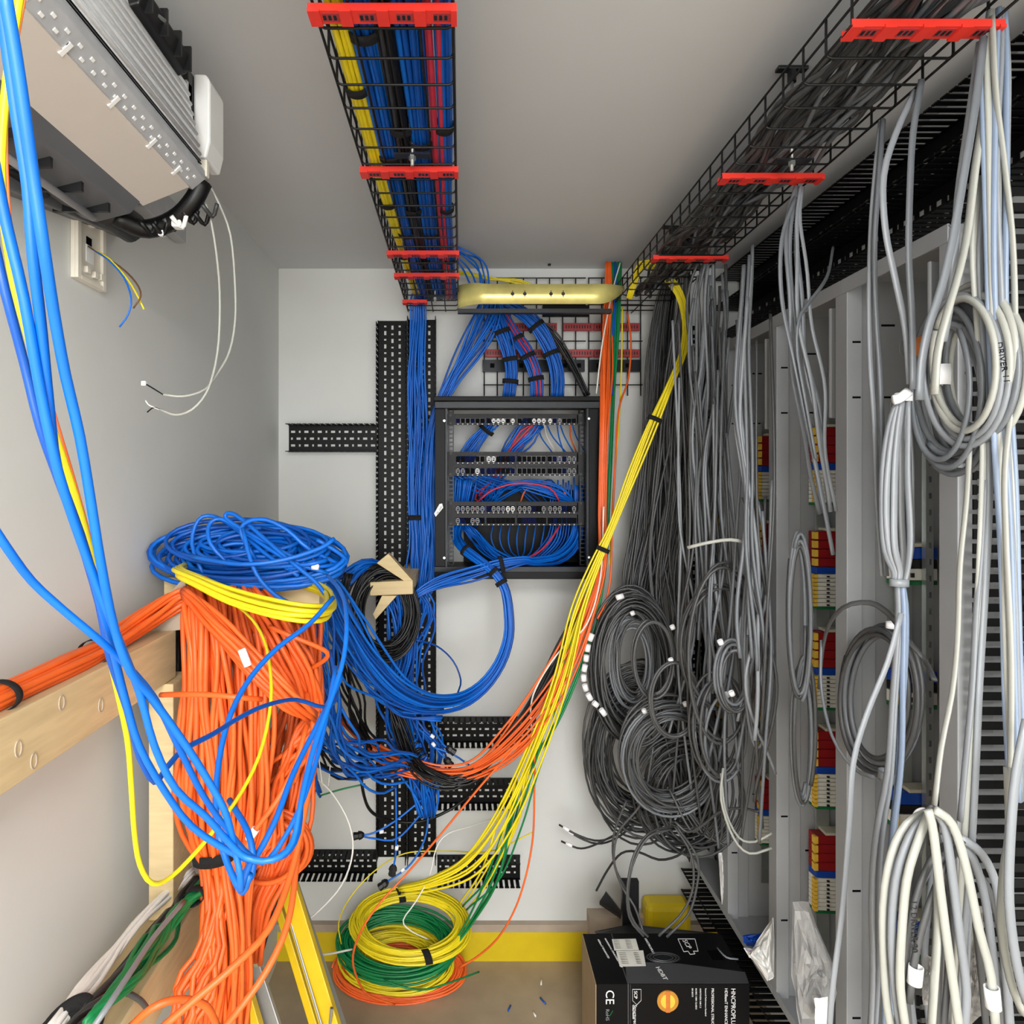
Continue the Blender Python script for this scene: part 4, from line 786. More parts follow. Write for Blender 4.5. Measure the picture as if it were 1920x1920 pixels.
# bottom right fan
for i,(K,m,l) in enumerate((
 ([(1738,1523,.86),(1700,1545,.86),(1672,1600,.86),(1656,1700,.86),(1660,1850,.86),(1672,1940,.86)],'cgreyw','leftmost pale cable of the big fan at the lower right'),
 ([(1740,1525,.85),(1705,1570,.85),(1680,1650,.85),(1672,1760,.85),(1680,1870,.85),(1692,1940,.85)],'cgreyl','second pale cable from the left in the big fan at the lower right'),
 ([(1740,1528,.84),(1720,1580,.84),(1700,1650,.84),(1690,1760,.84),(1688,1850,.84),(1700,1940,.84)],'cgreyw','third pale cable from the left in the big fan at the lower right'),
 ([(1740,1518,.82),(1750,1560,.82),(1762,1660,.82),(1775,1760,.82),(1788,1850,.82),(1800,1940,.82)],'cgreyw','bright central cable of the big fan at the lower right'),
 ([(1742,1516,.83),(1770,1545,.83),(1785,1640,.83),(1800,1760,.83),(1812,1860,.83),(1806,1940,.83)],'cgreyl','central cable just right of the bright one in the big fan'),
 ([(1752,1518,.82),(1785,1545,.82),(1810,1620,.82),(1835,1740,.82),(1858,1830,.82),(1868,1940,.82)],'cgreyw','right-hand arching cable of the big fan at the lower right'),
 ([(1758,1640,.83),(1758,1740,.83),(1752,1840,.83),(1745,1940,.83)],'cgreyw','straight pale cable hanging inside the big fan'),
 ([(1800,1570,.86),(1840,1600,.86),(1868,1660,.86),(1880,1760,.86),(1888,1850,.86),(1895,1940,.86)],'cgreyl','outer right cable arching from the second tie of the big fan'),
 ([(1796,1580,.87),(1825,1610,.87),(1848,1690,.87),(1862,1790,.87),(1880,1880,.87),(1885,1940,.87)],'cgreyl','inner right cable arching from the second tie of the big fan'),
 ([(1790,1575,.85),(1755,1600,.85),(1725,1660,.85),(1705,1740,.85),(1698,1830,.85),(1705,1940,.85)],'cgreyd','dark cable with handwriting in the big fan'),
 ([(1805,1575,.84),(1765,1640,.84),(1735,1720,.84),(1715,1800,.84),(1705,1880,.84)],'cgreyd','dark cable slanting to the white tape in the big fan'),
 ([(1735,1530,.88),(1722,1600,.88),(1692,1650,.88),(1690,1700,.88),(1705,1740,.88)],'cgreyd','short dark cable hooking at the left of the big fan'),
 ([(1890,1440,.82),(1893,1560,.82),(1882,1640,.82),(1878,1740,.82),(1895,1840,.82),(1918,1900,.82)],'cgreyw','pale flat cable with handwriting at the right edge, near the bottom'),
 ([(1925,1350,.80),(1905,1450,.80),(1895,1560,.80),(1892,1690,.8),(1905,1800,.8),(1925,1880,.8)],'cgreyl','flat grey cable bending at the right edge, near the bottom'))):
    o=gc(l,K,.0060 if m!='cgreyd' else .005,m,flat=.7)
    if 'dark cable with handwriting' in l: text('L2 DRIVER 20',.012,'ink',o,P(1708,1690,.835),(0.02,0,-1),(1,0,.02),name='handwriting')
    if 'at the right edge, near' in l and 'pale' in l: text('DRIVER 21',.010,'ink',o,P(1884,1628,.805),(-.03,0,-1),(1,0,-.03),name='handwriting')
    if 'slanting to the white tape' in l: tapeat(o,P(1716,1828,.84),(-.1,0,-1),.008,.012,'tape','white_tape')
    if 'right-hand arching' in l: tapeat(o,P(1861,1870,.82),(.1,0,-1),.008,.014,'tape','white_tape')
    if 'leftmost' in l: tapeat(o,P(1731,1533,.86),(1,0,-1),.010,.007,'tape','white_tape')
rs=random.Random(9)
for i in range(7):
    a=rs.uniform(1690,1900); gc('pale grey cable in the tangle hanging behind the big fan',[(1775+rs.uniform(-30,30),1560+rs.uniform(0,30),.93),(a*.7+1775*.3,1660,.93),(a,1800,.93),(a+rs.uniform(-15,15),1940,.93)],.0055,rs.choice(['cgreyl','cgrey','cgreyd']),group='cables behind the big fan')
# loops region around the far enclosures
mk=[((1105,1262,1105,1395),2.02,7,4,['cgreyd','cgreydd','cgreyd'],'big dark grey cable coil with striped tape hanging against the white back wall',.3,.04),
 ((1145,1225,1145,1325),1.98,4,3,['cgreyd','cgrey'],'smaller grey cable coil hanging in front of the taped coil',.3,.02),
 ((1098,1300,1250,1560),2.08,10,4,['cgreydd','cgreyd'],'large dark cable coil sagging below the taped coil',.42,.05),
 ((1165,1350,1310,1520),1.86,6,4,['cgreyd','cgrey','cgreyd'],'round grey cable coil low in the corner with white labels',.28,.03),
 ((1190,1380,1380,1600),1.98,7,3,['cgreydd','cgreyd'],'lowest dark cable coil above the black carton',.45,.05),
 ((1275,1425,1090,1330),1.70,2,1.6,['cgreyd'],'wide loose grey loop in front of the fourth enclosure',.08,.02),
 ((1290,1420,1055,1395),1.64,2,1.3,['cgreyd'],'tall loose grey loop in front of the fourth enclosure',.06,.02),
 ((1215,1310,1235,1385),1.75,2,1.5,['cgreyd'],'open grey loop with a white tag left of the fourth enclosure',.1,.01),
 ((1340,1408,1198,1342),1.56,3,2,['cgrey','cgreyd'],'small oval grey coil with a white tape in front of the third enclosure',.3,.015),
 ((1185,1262,1165,1310),1.80,2,1.5,['cgreyd'],'thin dark loop in front of the big taped coil',.1,.01),
 ((1395,1445,1040,1400),1.52,3,1.5,['cgrey','cgreyd'],'tall narrow grey loop over the third enclosure',.2,.01),
 ((1300,1400,1260,1470),1.66,3,2,['cgreyd','cgrey'],'messy grey loops hanging low in front of the fourth enclosure',.3,.03)]
roots=[]
for i,((L_,R_,T_,B_),Y,n,tu,mt,l,sp,th) in enumerate(mk):
    roots.append(coilP('cable_coil',l,L_,R_,T_,B_,Y,n,tu,.0038 if Y>1.75 else .004,mt,seed=240+i,spread=sp,thick=th,jit=.04))
# striped tape on the first coil
tp=[(1166,1118),(1112,1185),(1104,1205),(1100,1225),(1098,1243),(1094,1262),(1095,1280),(1100,1298),(1110,1315),(1123,1325),(1138,1345)]
for j in range(len(tp)-1):
    if j==0: a,b=(1152,1122),(1172,1116)
    else: a,b=tp[j],tp[j+1]
    pa,pb=P(*a,1.97),P(*b,1.97); d=pb-pa; ln=np.linalg.norm(d); tapeat(roots[0],(pa+pb)/2,d,.0075,min(.012,ln*.33),'tape','marker_tape')
for j,(x,y,Y,ri) in enumerate(((1186,1150,1.955,1),(1258,1238,1.75,7),(1208,1333,1.82,3),(1285,1320,1.82,3),(1351,1204,1.55,8),(1372,1300,1.55,8),(1261,1176,1.79,9),(1362,1303,1.6,11))):
    tapeat(roots[ri],P(x,y,Y),(.5,0,-1),.006,.006,'tape','white_label')
# wild greys
gc('pale flat cable with handwriting lying level across the fourth enclosure',[(1289,1027,1.55),(1325,1018,1.53),(1370,1012,1.52),(1410,1020,1.52)],.0045,'cgreyw',flat=.6)
o=C.objects[-1] if False else None
rs=random.Random(33)
for i in range(26):
    x=rs.uniform(1270,1440); Y=1.9-(x-1270)/170*.42; y0=rs.uniform(560,1000); y1=rs.uniform(1250,1600)
    K=[(x+rs.uniform(-20,20),y0,Y),(x+rs.uniform(-25,25),y0*.6+y1*.4,Y-.02),(x+rs.uniform(-30,30),y0*.3+y1*.7,Y-.03),(x+rs.uniform(-30,30),y1,Y)]
    gc('loose grey cable hanging among many in front of the far enclosures',K,.0038,rs.choice(['cgrey','cgreyd','cgreyd','cgreyl']),flat=1,group='loose grey cables before the far enclosures')
for i in range(5):
    gc('grey loop end drooping under the far grey coils',[(1255+i*9,1480+i*10,1.85),(1300+i*16,1560+i*6,1.8),(1330+i*8,1500-i*10,1.76),(1350+i*10,1440,1.74)],.0035,rs.choice(DK),flat=1,group='drooping grey loop ends')
gc('white cable making a loop in front of the third enclosure',[(1356,1440,1.6),(1352,1500,1.58),(1375,1570,1.56),(1405,1600,1.54),(1447,1590,1.53)],.0032,'cgreyw',flat=1)
gc('second white cable looping in front of the third enclosure',[(1352,1450,1.6),(1360,1520,1.58),(1385,1570,1.57),(1415,1578,1.55),(1447,1562,1.54)],.0032,'cgreyw',flat=1)
gc('dark grey cable in a long loop with a sharp corner before the third enclosure',[(1265,1540,1.8),(1290,1560,1.78),(1320,1545,1.74),(1350,1522,1.7),(1390,1515,1.66),(1425,1520,1.62),(1420,1480,1.62),(1425,1400,1.6),(1440,1300,1.58)],.0035,'cgreyd',flat=1)
for i,K in enumerate(([(1048,1546,2.2),(1075,1562,2.18),(1115,1576,2.15),(1150,1568,2.1),(1185,1535,2.05),(1205,1480,2.02)],[(1055,1551,2.2),(1085,1570,2.18),(1120,1582,2.15),(1155,1572,2.1),(1190,1545,2.05)],[(1052,1577,2.2),(1082,1590,2.18),(1105,1588,2.15),(1140,1572,2.1),(1180,1550,2.05)])):
    root=thing('cable_with_label',['upper dark cable end with a white label sticking out over the white wall','middle dark cable end sticking out over the white wall','lower dark cable end with a white label sticking out over the white wall'][i],'cable',P(*K[0]))
    MB().tube(spline(path(K))[:,:3],.0034,8).build('cable','cgreydd',root,True)
    k3=path(K); tapeat(root,np.array(k3[0][:3])*.5+np.array(k3[1][:3])*.5,np.array(k3[1][:3])-np.array(k3[0][:3]),.005,.012,'tape','white_label')
for i,K in enumerate(([(1118,1670,2.1),(1140,1630,2.08),(1165,1600,2.05),(1195,1597,2.0),(1235,1612,1.95),(1270,1605,1.9),(1285,1590,1.88)],[(1175,1500,2.0),(1152,1560,2.0),(1150,1610,2.0),(1165,1660,1.98),(1190,1700,1.95),(1207,1750,1.9)],
 [(1262,1550,1.9),(1220,1560,1.88),(1190,1600,1.86),(1177,1660,1.84),(1180,1720,1.84),(1207,1755,1.84)],[(1258,1555,1.88),(1215,1570,1.86),(1185,1625,1.85),(1178,1690,1.84),(1190,1730,1.84),(1215,1756,1.84)],
 [(1265,1550,1.86),(1295,1600,1.84),(1300,1660,1.83),(1280,1710,1.83),(1235,1755,1.83)],[(1268,1548,1.86),(1308,1610,1.84),(1305,1670,1.83),(1290,1715,1.83),(1250,1757,1.83)],[(1225,1400,1.9),(1205,1500,1.9),(1160,1560,1.92),(1152,1620,1.92),(1175,1670,1.92)])):
    cable(['grey cable with a stripped tip hanging left of the black post','grey cable hanging from the lowest coil to the black post','left grey cable looping down into the carton','second grey cable looping down into the carton','right grey cable looping down into the carton','outer right grey cable looping down into the carton','grey cable crossing in front of the lowest coil'][i],K,.0036,'cgreyd' if i else 'cgreydd')
# ================================================================ CARTON
YF_,YB_=1.722,1.914; x0,x1=.379,.809; zt_=CH-1.408
root=thing('cable_carton','black cable reel carton printed with white lettering and a gold seal on the floor','box',((x0+x1)/2,(YF_+YB_)/2,0))
o=MB().box(x0,x1,YF_,YB_,0,zt_).build('carton_body','carton',root)
MB().box(x0-.002,x0,YF_,YB_,0,zt_-.001).build('side_face','cardboard',root)
MB().box(x0+.088,x0+.091,YF_-.0006,YF_,0,zt_).build('printed_line','cartongrey',root); MB().box(x0+.095,x0+.096,YF_-.0006,YF_,0,zt_).build('printed_line','cartongrey',root)
MB().box(x0+.088,x0+.091,YF_,YB_,zt_,zt_+.0005).build('printed_line','cartongrey',root)
def top(px,py,h=.0006):   # point on the carton lid
    Y=1.408*F/(py-905); p=P(px,py,Y); p[2]=zt_+h; return p
def poly(pts,name,mat): 
    n=len(pts); MB().add(list(pts)+[p-np.array([0,0,.0006]) for p in pts],[tuple(range(n)),tuple(range(2*n-1,n-1,-1))]+[(i,i+n,(i+1)%n+n,(i+1)%n) for i in range(n)]).build(name,mat,root)
poly([top(1176,1844),top(1404,1844),top(1397,1823),top(1275,1807),top(1172,1803)],'grey_print','cartongrey')
poly([top(1147,1762,.0018),top(1192,1761,.0018),top(1198,1782,.0018),top(1152,1783,.0018)],'paper_label','whiteterm')
poly([top(1155,1784,.0018),top(1206,1783,.0018),top(1211,1812,.0018),top(1162,1813,.0018)],'paper_label','whiteterm')
m=MB()
for j in range(6):
    for (xa,xb) in ((1150,1168),(1172,1190)):
        a=top(xa+j*.8,1764+j*3,.0022); b=top(xb+j*.8,1764+j*3,.0012); m.bar(a,b,.0012,.0004)
for j in range(7):
    a=top(1160+j,1788+j*3.2,.0022); b=top(1182+j,1788+j*3.2,.0012); m.bar(a,b,.0012,.0004)
    a=top(1188+j,1788+j*3.2,.0022); b=top(1203+j,1788+j*3.2,.0012); m.bar(a,b,.0016,.0004)
m.build('printed_text','rackgrey',root)
c=top(1243,1796); pts=[c+np.array([.052*math.cos(a),.022*math.sin(a),.0005]) for a in np.linspace(0,2*PI,28)[:-1]]; poly(pts,'cable_picture','rackgrey')
for rr in (.9,.75,.55):
    a=np.linspace(0,2*PI,30); m=MB().tube(np.array([c+np.array([.052*rr*math.cos(t),.022*rr*math.sin(t),.001]) for t in a]),.0007,5); m.build('cable_picture','cgreyd',root)
# arrowed frame logo
def rod(a,b,w=.0022,mat='inkw',name='logo_frame'): return MB().bar(a,b,w,.0005).build(name,mat,root)
A=[(1271,1761),(1303,1761),(1309,1784),(1300,1784),(1303,1789),(1294,1790),(1290,1784),(1282,1785),(1271,1761)]
m=MB()
for a,b in zip(A[:-1],A[1:]): m.bar(top(*a,.001),top(*b,.001),.002,.0005)
m.build('logo_frame','inkw',root)
text('SCP',.021,'inkw',root,top(1279,1763,.001),(.12,-1,0),(1,.12,0),depth=.0003)
text('HDBT',.018,'inkw',root,top(1229,1814,.0014),(.20,-1,0),(1,.2,0),depth=.0003)
text('HNCPROPLUS',.010,'inkw',root,top(1208,1760,.001),(.12,-1,0),(1,.12,0),depth=.0003)
text('PROFESSIONAL STRUCTURED CABLE',.007,'inkw',root,top(1133,1760,.001),(.2,-1,0),(1,.12,0),depth=.0003)
text('HDBaseT ENHANCED',.008,'inkw',root,top(1120,1762,.001),(.2,-1,0),(1,.12,0),depth=.0003)
# lid slot
poly([top(1325,1783),top(1345,1781),top(1358,1800),top(1336,1800)],'hand_slot','portdark')
MB().tube(spline([top(1345,1780,.004),top(1362,1800,.008),top(1384,1801,.004)]),.0025,6).build('handle_cord','cgreyl',root,True)
def front(px,py): return P(px,py,YF_-.001)
def ft(s,size,px,py,mat='inkw'): text(s,size,mat,root,front(px,py),(0,0,-1),(1,0,0),depth=.0003)
ft('CE',.034,1136,1856); ft('RoHS',.014,1136,1892,'cgreyl')
rod(front(1143,1905),front(1149,1895),.002,'inkg','tick_mark')
ft('SCP',.013,1189,1858); ft('Structured Cable Products',.013,1188,1884); ft('Quality Assured',.006,1186,1884)
m=MB()
for a,b in (((1186,1855),(1202,1855)),((1202,1855),(1202,1876)),((1202,1876),(1194,1884)),((1194,1884),(1186,1876)),((1186,1876),(1186,1855))): m.bar(front(*a),front(*b),.0016,.0005)
m.build('logo_frame','inkw',root)
ft('HNCPROPLUS',.0175,1371,1853); ft('HDBaseT ENHANCED',.0115,1359,1853); ft('PROFESSIONAL STRUCTURED',.010,1334,1853); ft('Research Performance Standard',.006,1322,1853); ft('ANSI/TIA/EIA 568-C.2',.006,1312,1853); ft('ISO/IEC 11801 CLASS E',.006,1304,1853); ft('EN 50173',.006,1297,1853)
s=front(1252,1877); MB().cyl(s+np.array([0,.001,0]),s-np.array([0,.0015,0]),.030,32).build('seal','sealgold',root); MB().cyl(s,s-np.array([0,.0022,0]),.020,28).build('seal_centre','yellowterm',root)
MB().bar(s+np.array([0,-.003,.03]),s+np.array([0,-.003,-.03]),.012,.0004,up=(0,1,0)).build('seal_band','orangetape',root)
# flap & black post behind
o=MB().hexa([P(1115,1748,1.98),P(1180,1735,2.02),P(1345,1752,1.93),P(1118,1752,1.93)],[P(1115,1746,1.985),P(1180,1733,2.025),P(1345,1750,1.935),P(1118,1750,1.935)]).build('carton_flap','carton'); tag(o,'raised black flap at the back of the carton','flap')
root=thing('black_post','short black upright strip standing behind the carton','post',P(1182,1750,2.08))
MB().box(P(1167,1,2.08)[0],P(1198,1,2.08)[0],2.08,2.10,.05,P(1,1653,2.08)[2]).build('strip','black',root)
o=MB().hexa([P(1124,1690,2.12),P(1168,1722,2.1),P(1165,1708,2.1),P(1136,1672,2.12)],[P(1124,1696,2.14),P(1168,1726,2.12),P(1165,1706,2.12),P(1136,1670,2.14)]).build('black_offcut','black'); tag(o,'small pointed black scrap of film leaning behind the carton','scrap')
o=MB().box(sc(1200),sc(1282),2.26,2.34,.05,CH-(1700-905)/F*2.26).build('yellow_block','yellowband',bevel=.02); tag(o,'yellow covered block against the back wall right of the black post','block')
o=MB().box(sc(1100),sc(1200),2.30,2.349,0,.19).build('timber_offcut','ply'); tag(o,'brown timber offcut on the skirting left of the yellow block','timber')
# bags
def crumple(label,pts,Y0,Y1,mat,seed,name='plastic_bag',cat='bag',amp=.012):
    rs=random.Random(seed); n=len(pts); cx=sum(p[0] for p in pts)/n; cy=sum(p[1] for p in pts)/n
    vs=[];fs=[]; rings=7; sub=[]
    for i in range(n):
        a=pts[i];b=pts[(i+1)%n]
        for t in (0,.33,.66): sub.append((a[0]+(b[0]-a[0])*t,a[1]+(b[1]-a[1])*t))
    N=len(sub)
    for side in (0,1):
        for r in range(rings):
            f=1-r/rings*.98
            for (x,y) in sub:
                Y=(Y0+Y1)/2+(-1 if side==0 else 1)*(Y1-Y0)/2*math.sqrt(1-f*f)+rs.uniform(-amp,amp)*(r>0)
                vs.append(P(cx+(x-cx)*f+rs.uniform(-2,2),cy+(y-cy)*f+rs.uniform(-2,2),Y))
    for side in (0,1):
        o=side*rings*N
        for r in range(rings-1):
            for i in range(N):
                j=(i+1)%N; q=(o+r*N+i,o+r*N+j,o+(r+1)*N+j,o+(r+1)*N+i); fs.append(q if side==0 else q[::-1])
        fs.append(tuple(o+(rings-1)*N+i for i in range(N)))
    for i in range(N):
        j=(i+1)%N; fs.append((i,rings*N+i,rings*N+j,j))
    o=MB().add(vs,fs).build(name,mat); tag(o,label,cat); return o
crumple('crumpled clear plastic bag stuffed low in the second enclosure',[(1485,1690),(1515,1692),(1560,1800),(1568,1860),(1560,1925),(1500,1925),(1485,1830)],1.30,1.38,'film',1)
o=crumple('flat white barcode label on the clear bag in the second enclosure',[(1527,1872),(1552,1870),(1555,1925),(1530,1925)],1.27,1.275,'white',2,'label_card','label',.001)
crumple('crumpled clear plastic bag hanging behind the big cable fan',[(1790,1690),(1840,1700),(1850,1800),(1842,1900),(1815,1925),(1800,1850)],.95,1.0,'clearfilm',3)
crumple('small clear plastic bag beside the dark taped cable of the fan',[(1735,1790),(1750,1795),(1748,1880),(1732,1885),(1728,1840)],.87,.90,'clearfilm',4)
crumple('small white paper packet lying low in the fourth enclosure',[(1347,1600),(1360,1597),(1364,1700),(1355,1710)],1.99,2.02,'white',5,'paper_packet','packet',.004)
crumple('blue and white crumpled wrapper at the foot of the third enclosure',[(1392,1755),(1430,1748),(1440,1762),(1425,1775),(1398,1772)],1.62,1.66,'blueterm',6,'wrapper','wrapper',.006)
crumple('crumpled white printed paper bag at the foot of the third enclosure',[(1420,1765),(1450,1722),(1452,1830),(1440,1840),(1405,1790)],1.57,1.62,'white',7,'paper_bag','bag',.01)
crumple('red and white scrap of packaging at the foot of the third enclosure',[(1395,1778),(1422,1782),(1428,1800),(1405,1795)],1.60,1.63,'tape',8,'packaging_scrap','scrap',.005)
# floor scraps
for i,(px,py,mt,ln,l) in enumerate(((1018,1878,'cblued',.03,'blue cable offcut on the floor near the carton'),(955,1892,'cblued',.025,'small dark blue cable offcut on the floor'),(1015,1843,'cwhite',.025,'thin white offcut on the floor left of the carton'),(1002,1903,'cwhite',.02,'tiny white offcut nearest the bottom edge'),(1095,1792,'black',.02,'small black scrap at the skirting left of the carton'))):
    Y=CH*F/(py-905); p=P(px,py,Y); p[2]=.003; a=rs.random()*3
    o=MB().cyl(p-np.array([math.cos(a)*ln/2,math.sin(a)*ln/2,0]),p+np.array([math.cos(a)*ln/2,math.sin(a)*ln/2,0]),.003,8).build('cable_offcut',mt,None,True); tag(o,l,'offcut')
# ================================================================ GREEN/BLACK/WHITE bundles bottom left
WG='cable bundles on the lower rail at the left wall'
def lb_(label,K,n,r,mats,seed,**k):
    K=[(a,b,Y*(.925 if 'thick black' in label else .90 if 'green cable' in label else .945),w) for a,b,Y,w in K]
    return bundle('cable_bundle',label,K,n,r,mats,seed=seed,group=WG,**k)
lb_('white cable bundle climbing the lower left corner',[(362,1635,1.40,8),(325,1668,1.34,12),(266,1722,1.24,13),(198,1805,1.12,13),(135,1885,1.02,12),(85,1950,.96,10)],9,.0042,'cwhite',301,wander=.35,dr=.5)
lb_('thick black cable bundle between the white and the green ones',[(372,1650,1.40,8),(335,1700,1.32,15),(280,1770,1.2,17),(215,1850,1.07,17),(165,1905,1.0,18),(120,1960,.95,18)],12,.006,['cblack','cgreydd'],302,wander=.1,dr=.7)
lb_('green cable bundle with a black strap in the lower left corner',[(385,1650,1.40,10),(365,1680,1.34,15),(345,1700,1.3,13),(300,1750,1.22,22),(250,1820,1.1,22),(200,1880,1.02,14),(160,1930,.97,10)],13,.0044,'cgreen',303,wander=.35,straps=(.20,))
cable('green cable sagging out of the green bundle',[(335,1712,1.26),(330,1760,1.2),(300,1795,1.14),(250,1830,1.07),(215,1870,1.02)],.0044,'cgreen')
cable('single grey cable running along the black bundle in the lower left corner',[(345,1690,1.15),(290,1755,1.04),(240,1830,.93),(200,1890,.87),(165,1940,.85)],.0045,'cgreyl')
cable('short grey cable arching over the lower timber rail',[(190,1900,.98),(205,1870,1.0),(235,1862,1.02),(262,1875,1.04),(275,1890,1.06)],.0045,'cgreyd')
o=coil('cable_wrap','thick black strap wound around the cables at the bottom left corner',P(130,1925,.93),np.array([.040,0,.012]),np.array([0,.03,.012]),3,3,.008,'velcro',spread=.25,thick=.012,seed=304,cat='strap',part='strap_turn')
# ================================================================ AIR CONDITIONER
root=thing('air_conditioner','opened wall air conditioner with white panel and bare silver fins under the ceiling at left','air conditioner',(-.58,.75,CH+.44))
def W(*p): return np.array([p[0],p[1],CH+p[2]])
y0,y1=.32,1.05
def sec(profile,ya,yb,name,mat,bevel=0,smooth=False):
    n=len(profile); vs=[W(x,ya,z) for x,z in profile]+[W(x,yb,z) for x,z in profile]
    fs=[tuple(range(n)),tuple(range(2*n-1,n-1,-1))]+[(i,i+n,(i+1)%n+n,(i+1)%n) for i in range(n)]
    return MB().add(vs,fs).build(name,mat,root,smooth,bevel)
sec([(-.545,.474),(-.466,.506),(-.467,.510),(-.546,.478)],y0,y1,'front_panel','acpanel')
sec([(-.466,.508),(-.446,.528),(-.447,.545),(-.470,.540),(-.48,.515)],y0,1.07,'drain_channel','acgrey',.002)
m=MB(); y=.6
while y<1.04:
    m.box(-.4585,-.4545,y,y+.008,CH+.514,CH+.5165) if False else m.bar(W(-.462,y,.5115),W(-.459,y,.5145),.006,.0015)
    m.bar(W(-.455,y+.01,.5185),W(-.452,y+.01,.5215),.006,.0015); y+=.024
m.build('rib','white',root)
m=MB(); 
for y in (.72,.82,.92,1.0): m.bar(W(-.472,y,.503),W(-.458,y,.516),.006,.004)
m.build('clip_tab','white',root)
sec([(-.450,.545),(-.447,.56),(-.457,.62),(-.468,.68),(-.50,.72),(-.53,.72),(-.53,.545)],y0,1.045,'heat_exchanger','alu')
m=MB()
for k,(x,z) in enumerate(((-.446,.56),(-.4485,.575),(-.452,.595),(-.456,.612),(-.459,.628),(-.462,.645),(-.465,.662))): m.tube(np.array([W(x,y0,z),W(x,1.046,z)]),.0035,8)
m.build('refrigerant_tube','alu',root,True)
m=MB(); 
for x,z in ((-.4475,.551),(-.4465,.5455)): m.tube(np.array([W(x,y0,z),W(x+.001,1.05,z)]),.0012,6)
m.build('gasket_line','cblack',root,True)
sec([(-.48,.665),(-.452,.672),(-.444,.70),(-.48,.71)],.86,1.01,'motor_housing','black',.003)
m=MB()
for y in (.875,.92,.965,1.0): MB().box(-.478,-.441,y,y+.004,CH+.672,CH+.712).build('housing_rib','black',root)
MB().cyl(W(-.449,.905,.69),W(-.444,.925,.694),.003,8).build('screw','zinc',root)
# end box
sec([(-.49,.565),(-.47,.565),(-.47,.715),(-.49,.715)],1.055,1.13,'control_box','black',.002)
sec([(-.470,.59),(-.466,.57),(-.448,.57),(-.441,.60),(-.441,.705),(-.448,.717),(-.470,.717)],1.075,1.14,'end_cover','white',.004)
MB().box(-.458,-.444,1.07,1.082,CH+.535,CH+.565).build('cover_clip','offwhite',root,bevel=.002)
m=MB()
for i,c_ in enumerate(((-.474,.60),(-.472,.64),(-.478,.67))): m.tube(spline([W(c_[0],1.05,c_[1]),W(c_[0]+.006,1.06,c_[1]-.03),W(c_[0]-.002,1.065,c_[1]-.06)]),.0016,6)
m.build('control_wire','cyellow',root,True)
MB().box(-.478,-.470,1.05,1.07,CH+.63,CH+.69).build('terminal_strip','acgrey',root)
# body behind
sec([(-.699,.47),(-.62,.44),(-.56,.455),(-.53,.49),(-.52,.545),(-.53,.72),(-.699,.74)],y0,1.04,'chassis','steeldark',.004)
sec([(-.699,.742),(-.52,.722),(-.50,.73),(-.52,.78),(-.699,.78)],y0,1.1,'top_housing','offwhite',.004)
m=MB()
y=.5
while y<1.0: MB().box(-.66,-.57,y,y+.006,CH+.438,CH+.46).build('louvre_rib','black',root); y+=.07
MB().tube(np.array([W(-.60,.5,.425),W(-.60,1.0,.432)]),.006,10).build('louvre_shaft','acgrey',root,True)
MB().tube(np.array([W(-.645,.6,.445),W(-.645,.95,.45)]),.010,10).build('drain_pipe','black',root,True)
MB().cyl(W(-.62,1.04,.475),W(-.60,1.12,.465),.028,20).build('fan_bearing','black',root,True)
MB().tube(spline([W(-.60,1.06,.46),W(-.57,1.09,.452),W(-.54,1.1,.46),W(-.50,1.09,.475),W(-.47,1.08,.50),W(-.455,1.08,.53)]),.016,10).build('wire_loom','cblack',root,True)
for i in range(7):
    a=W(-.56+.018*i,1.07+.005*(i%3),.455+.01*(i//2)); MB().tube(spline([a,a+np.array([.01,.02,-.012]),a+np.array([.022,.01,.006])]),.004,6).build('loose_wire',['cblack','cblack','cgreydd','cwhite'][i%4],root,True)
MB().box(-.512,-.495,1.08,1.10,CH+.452,CH+.468).build('plug','white',root,bevel=.003); MB().box(-.54,-.53,1.09,1.10,CH+.44,CH+.45).build('plug','white',root,bevel=.002)
o=MB().box(-.699,-.672,1.30,1.50,CH+.585,CH+.66).build('mounting_plate','acgrey',bevel=.003); tag(o,'grey metal mounting plate on the left wall just beyond the air conditioner','plate')
o=MB().hexa([W(-.699,.72,.40),W(-.65,.72,.395),W(-.64,1.2,.47),W(-.699,1.25,.50)],[W(-.699,.72,.44),W(-.65,.72,.44),W(-.64,1.2,.52),W(-.699,1.25,.54)]).build('pipe_cover','steeldark',bevel=.004); tag(o,'dark pipe channel on the left wall under the air conditioner','channel')
# wires of the AC
for i,(K,l) in enumerate((([(388,338,1.10),(412,385,1.12),(432,440,1.14),(440,520,1.15),(441,600,1.15),(430,660,1.14),(408,700,1.12),(385,730,1.10),(345,743,1.08),(306,740,1.07)],'outer thin white wire hanging from the air conditioner, ending in a small plug'),([(372,355,1.09),(392,400,1.10),(405,470,1.11),(412,550,1.11),(410,640,1.11),(400,700,1.10),(385,740,1.09),(360,768,1.08),(330,778,1.08),(300,768,1.08)],'inner thin white wire hanging from the air conditioner, with bare ends'))):
    root=thing('thin_wire',l,'wire',P(*K[4])); MB().tube(spline(path(K))[:,:3],.0022,7).build('sheath','cgreyw',root,True)
    e=K[-1]
    if i==0:
        MB().tube(spline([P(306,740,1.07),P(290,730,1.07),P(275,721,1.07)]),.0013,6).build('core','cblack',root,True); p=P(270,719,1.07); MB().box(p[0]-.004,p[0]+.004,p[1]-.003,p[1]+.003,p[2]-.004,p[2]+.004).build('plug','white',root,bevel=.001)
    else:
        MB().tube(spline([P(300,768,1.08),P(288,764,1.08),P(276,773,1.08)]),.0012,6).build('core','cblack',root,True); MB().tube(spline([P(300,768,1.08),P(280,760,1.08),P(273,751,1.08)]),.0012,6).build('core','cwhite',root,True)
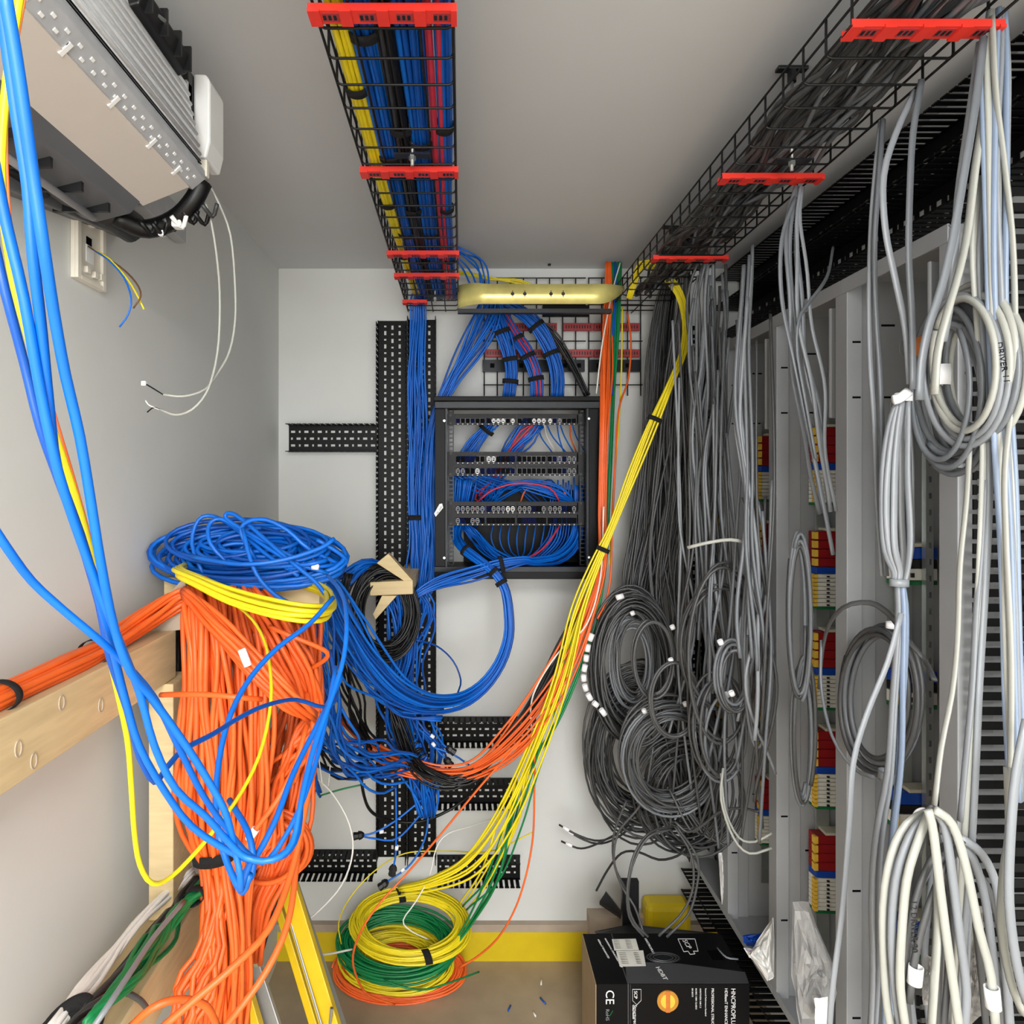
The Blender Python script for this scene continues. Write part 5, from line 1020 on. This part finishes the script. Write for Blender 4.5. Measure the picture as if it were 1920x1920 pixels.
# wall plate
root=thing('thermostat_backplate','cream plastic back plate on the left wall with bare wires coming out','wall plate',(-.69,1.14,CH+.37))
def wq(name,mat,ya,yb,za,zb,d0,d1,bevel=.001): return MB().box(-.6995+d0,-.6995+d1,ya,yb,CH+za,CH+zb).build(name,mat,root,bevel=bevel)
wq('plate','offwhite',1.097,1.185,.368,.49,0,.008)
for a,b in ((1.097,1.108),(1.174,1.185)): wq('rim','offwhite',a,b,.368,.49,.008,.014)
wq('rim','offwhite',1.108,1.174,.368,.376,.008,.014)
wq('ring','white',1.128,1.152,.408,.44,.008,.010)
wq('cable_hole','portdark',1.130,1.146,.437,.455,.008,.0095)
for a,z in ((1.122,.385),(1.146,.383),(1.165,.385),(1.135,.475)): wq('moulding','offwhite',a,a+.011,z,z+.012,.008,.016)
for K,mt in (([(166,462,1.13),(185,475,1.12),(225,500,1.10),(255,530,1.08),(264,555,1.07),(250,578,1.07)],'cbrown'),([(168,464,1.13),(200,485,1.11),(232,520,1.09),(246,560,1.08),(240,590,1.08),(224,613,1.08)],'cblue'),([(168,464,1.13),(205,485,1.11),(240,525,1.09),(258,555,1.08),(270,580,1.08)],'cyellow')):
    MB().tube(spline(path(K))[:,:3],.0016,6).build('wire',mt,root,True)
for k,(px,py) in enumerate(((88,356),(90,414),(130,444),(222,450),(222,490))): 
    p=Q(px,py,-.699); 
for i,(px,py,Y) in enumerate(((1031,492,2.30),)):
    MB().cyl((.33,2.30,ZC-.006),(.33,2.30,ZC-.0005),.006,12).build('ceiling_fixing','rackgrey',tag(thing('ceiling_fixing_plug','small metal fixing on the ceiling near the back wall','fixing',(.33,2.3,ZC-.006)),'small metal fixing on the ceiling near the back wall','fixing'))
# ================================================================ LIGHT & CAMERA
def area(name,loc,rot,sx,sy,en,col=(1,1,1)):
    l=bpy.data.lights.new(name,'AREA'); l.shape='RECTANGLE'; l.size=sx;l.size_y=sy;l.energy=en;l.color=col
    o=bpy.data.objects.new(name,l); C.objects.link(o); o.location=loc; o.rotation_euler=rot; return o
area('ceiling_panel_light',(.15,-1.2,ZC-.06),(0,0,0),.9,1.2,LIGHT,(1,.985,.96))
area('rear_fill_light',(.15,YN+.05,1.5),(PI/2,0,0),1.5,2.2,REAR_FILL,(.97,.98,1))  # added fill before the closed rear wall, brightens ceiling and enclosures; no opening there
w=bpy.data.worlds.new('World'); bpy.context.scene.world=w; w.use_nodes=True; w.node_tree.nodes['Background'].inputs[0].default_value=(.8,.85,.9,1); w.node_tree.nodes['Background'].inputs[1].default_value=.3
cam=bpy.data.cameras.new('Camera'); co=bpy.data.objects.new('Camera',cam); C.objects.link(co); co.location=(0,0,CH); co.rotation_euler=(PI/2,0,0)
cam.sensor_width=36; cam.lens=F/1920*36; cam.shift_x=(960-865)/1920; cam.shift_y=-(960-905)/1920; cam.clip_start=.02
bpy.context.scene.camera=co
vs=bpy.context.scene.view_settings; vs.view_transform='Standard'; vs.look='None'; vs.exposure=EXPO; vs.gamma=1
for o in bpy.data.objects:
    if '_w' in o: del o['_w']
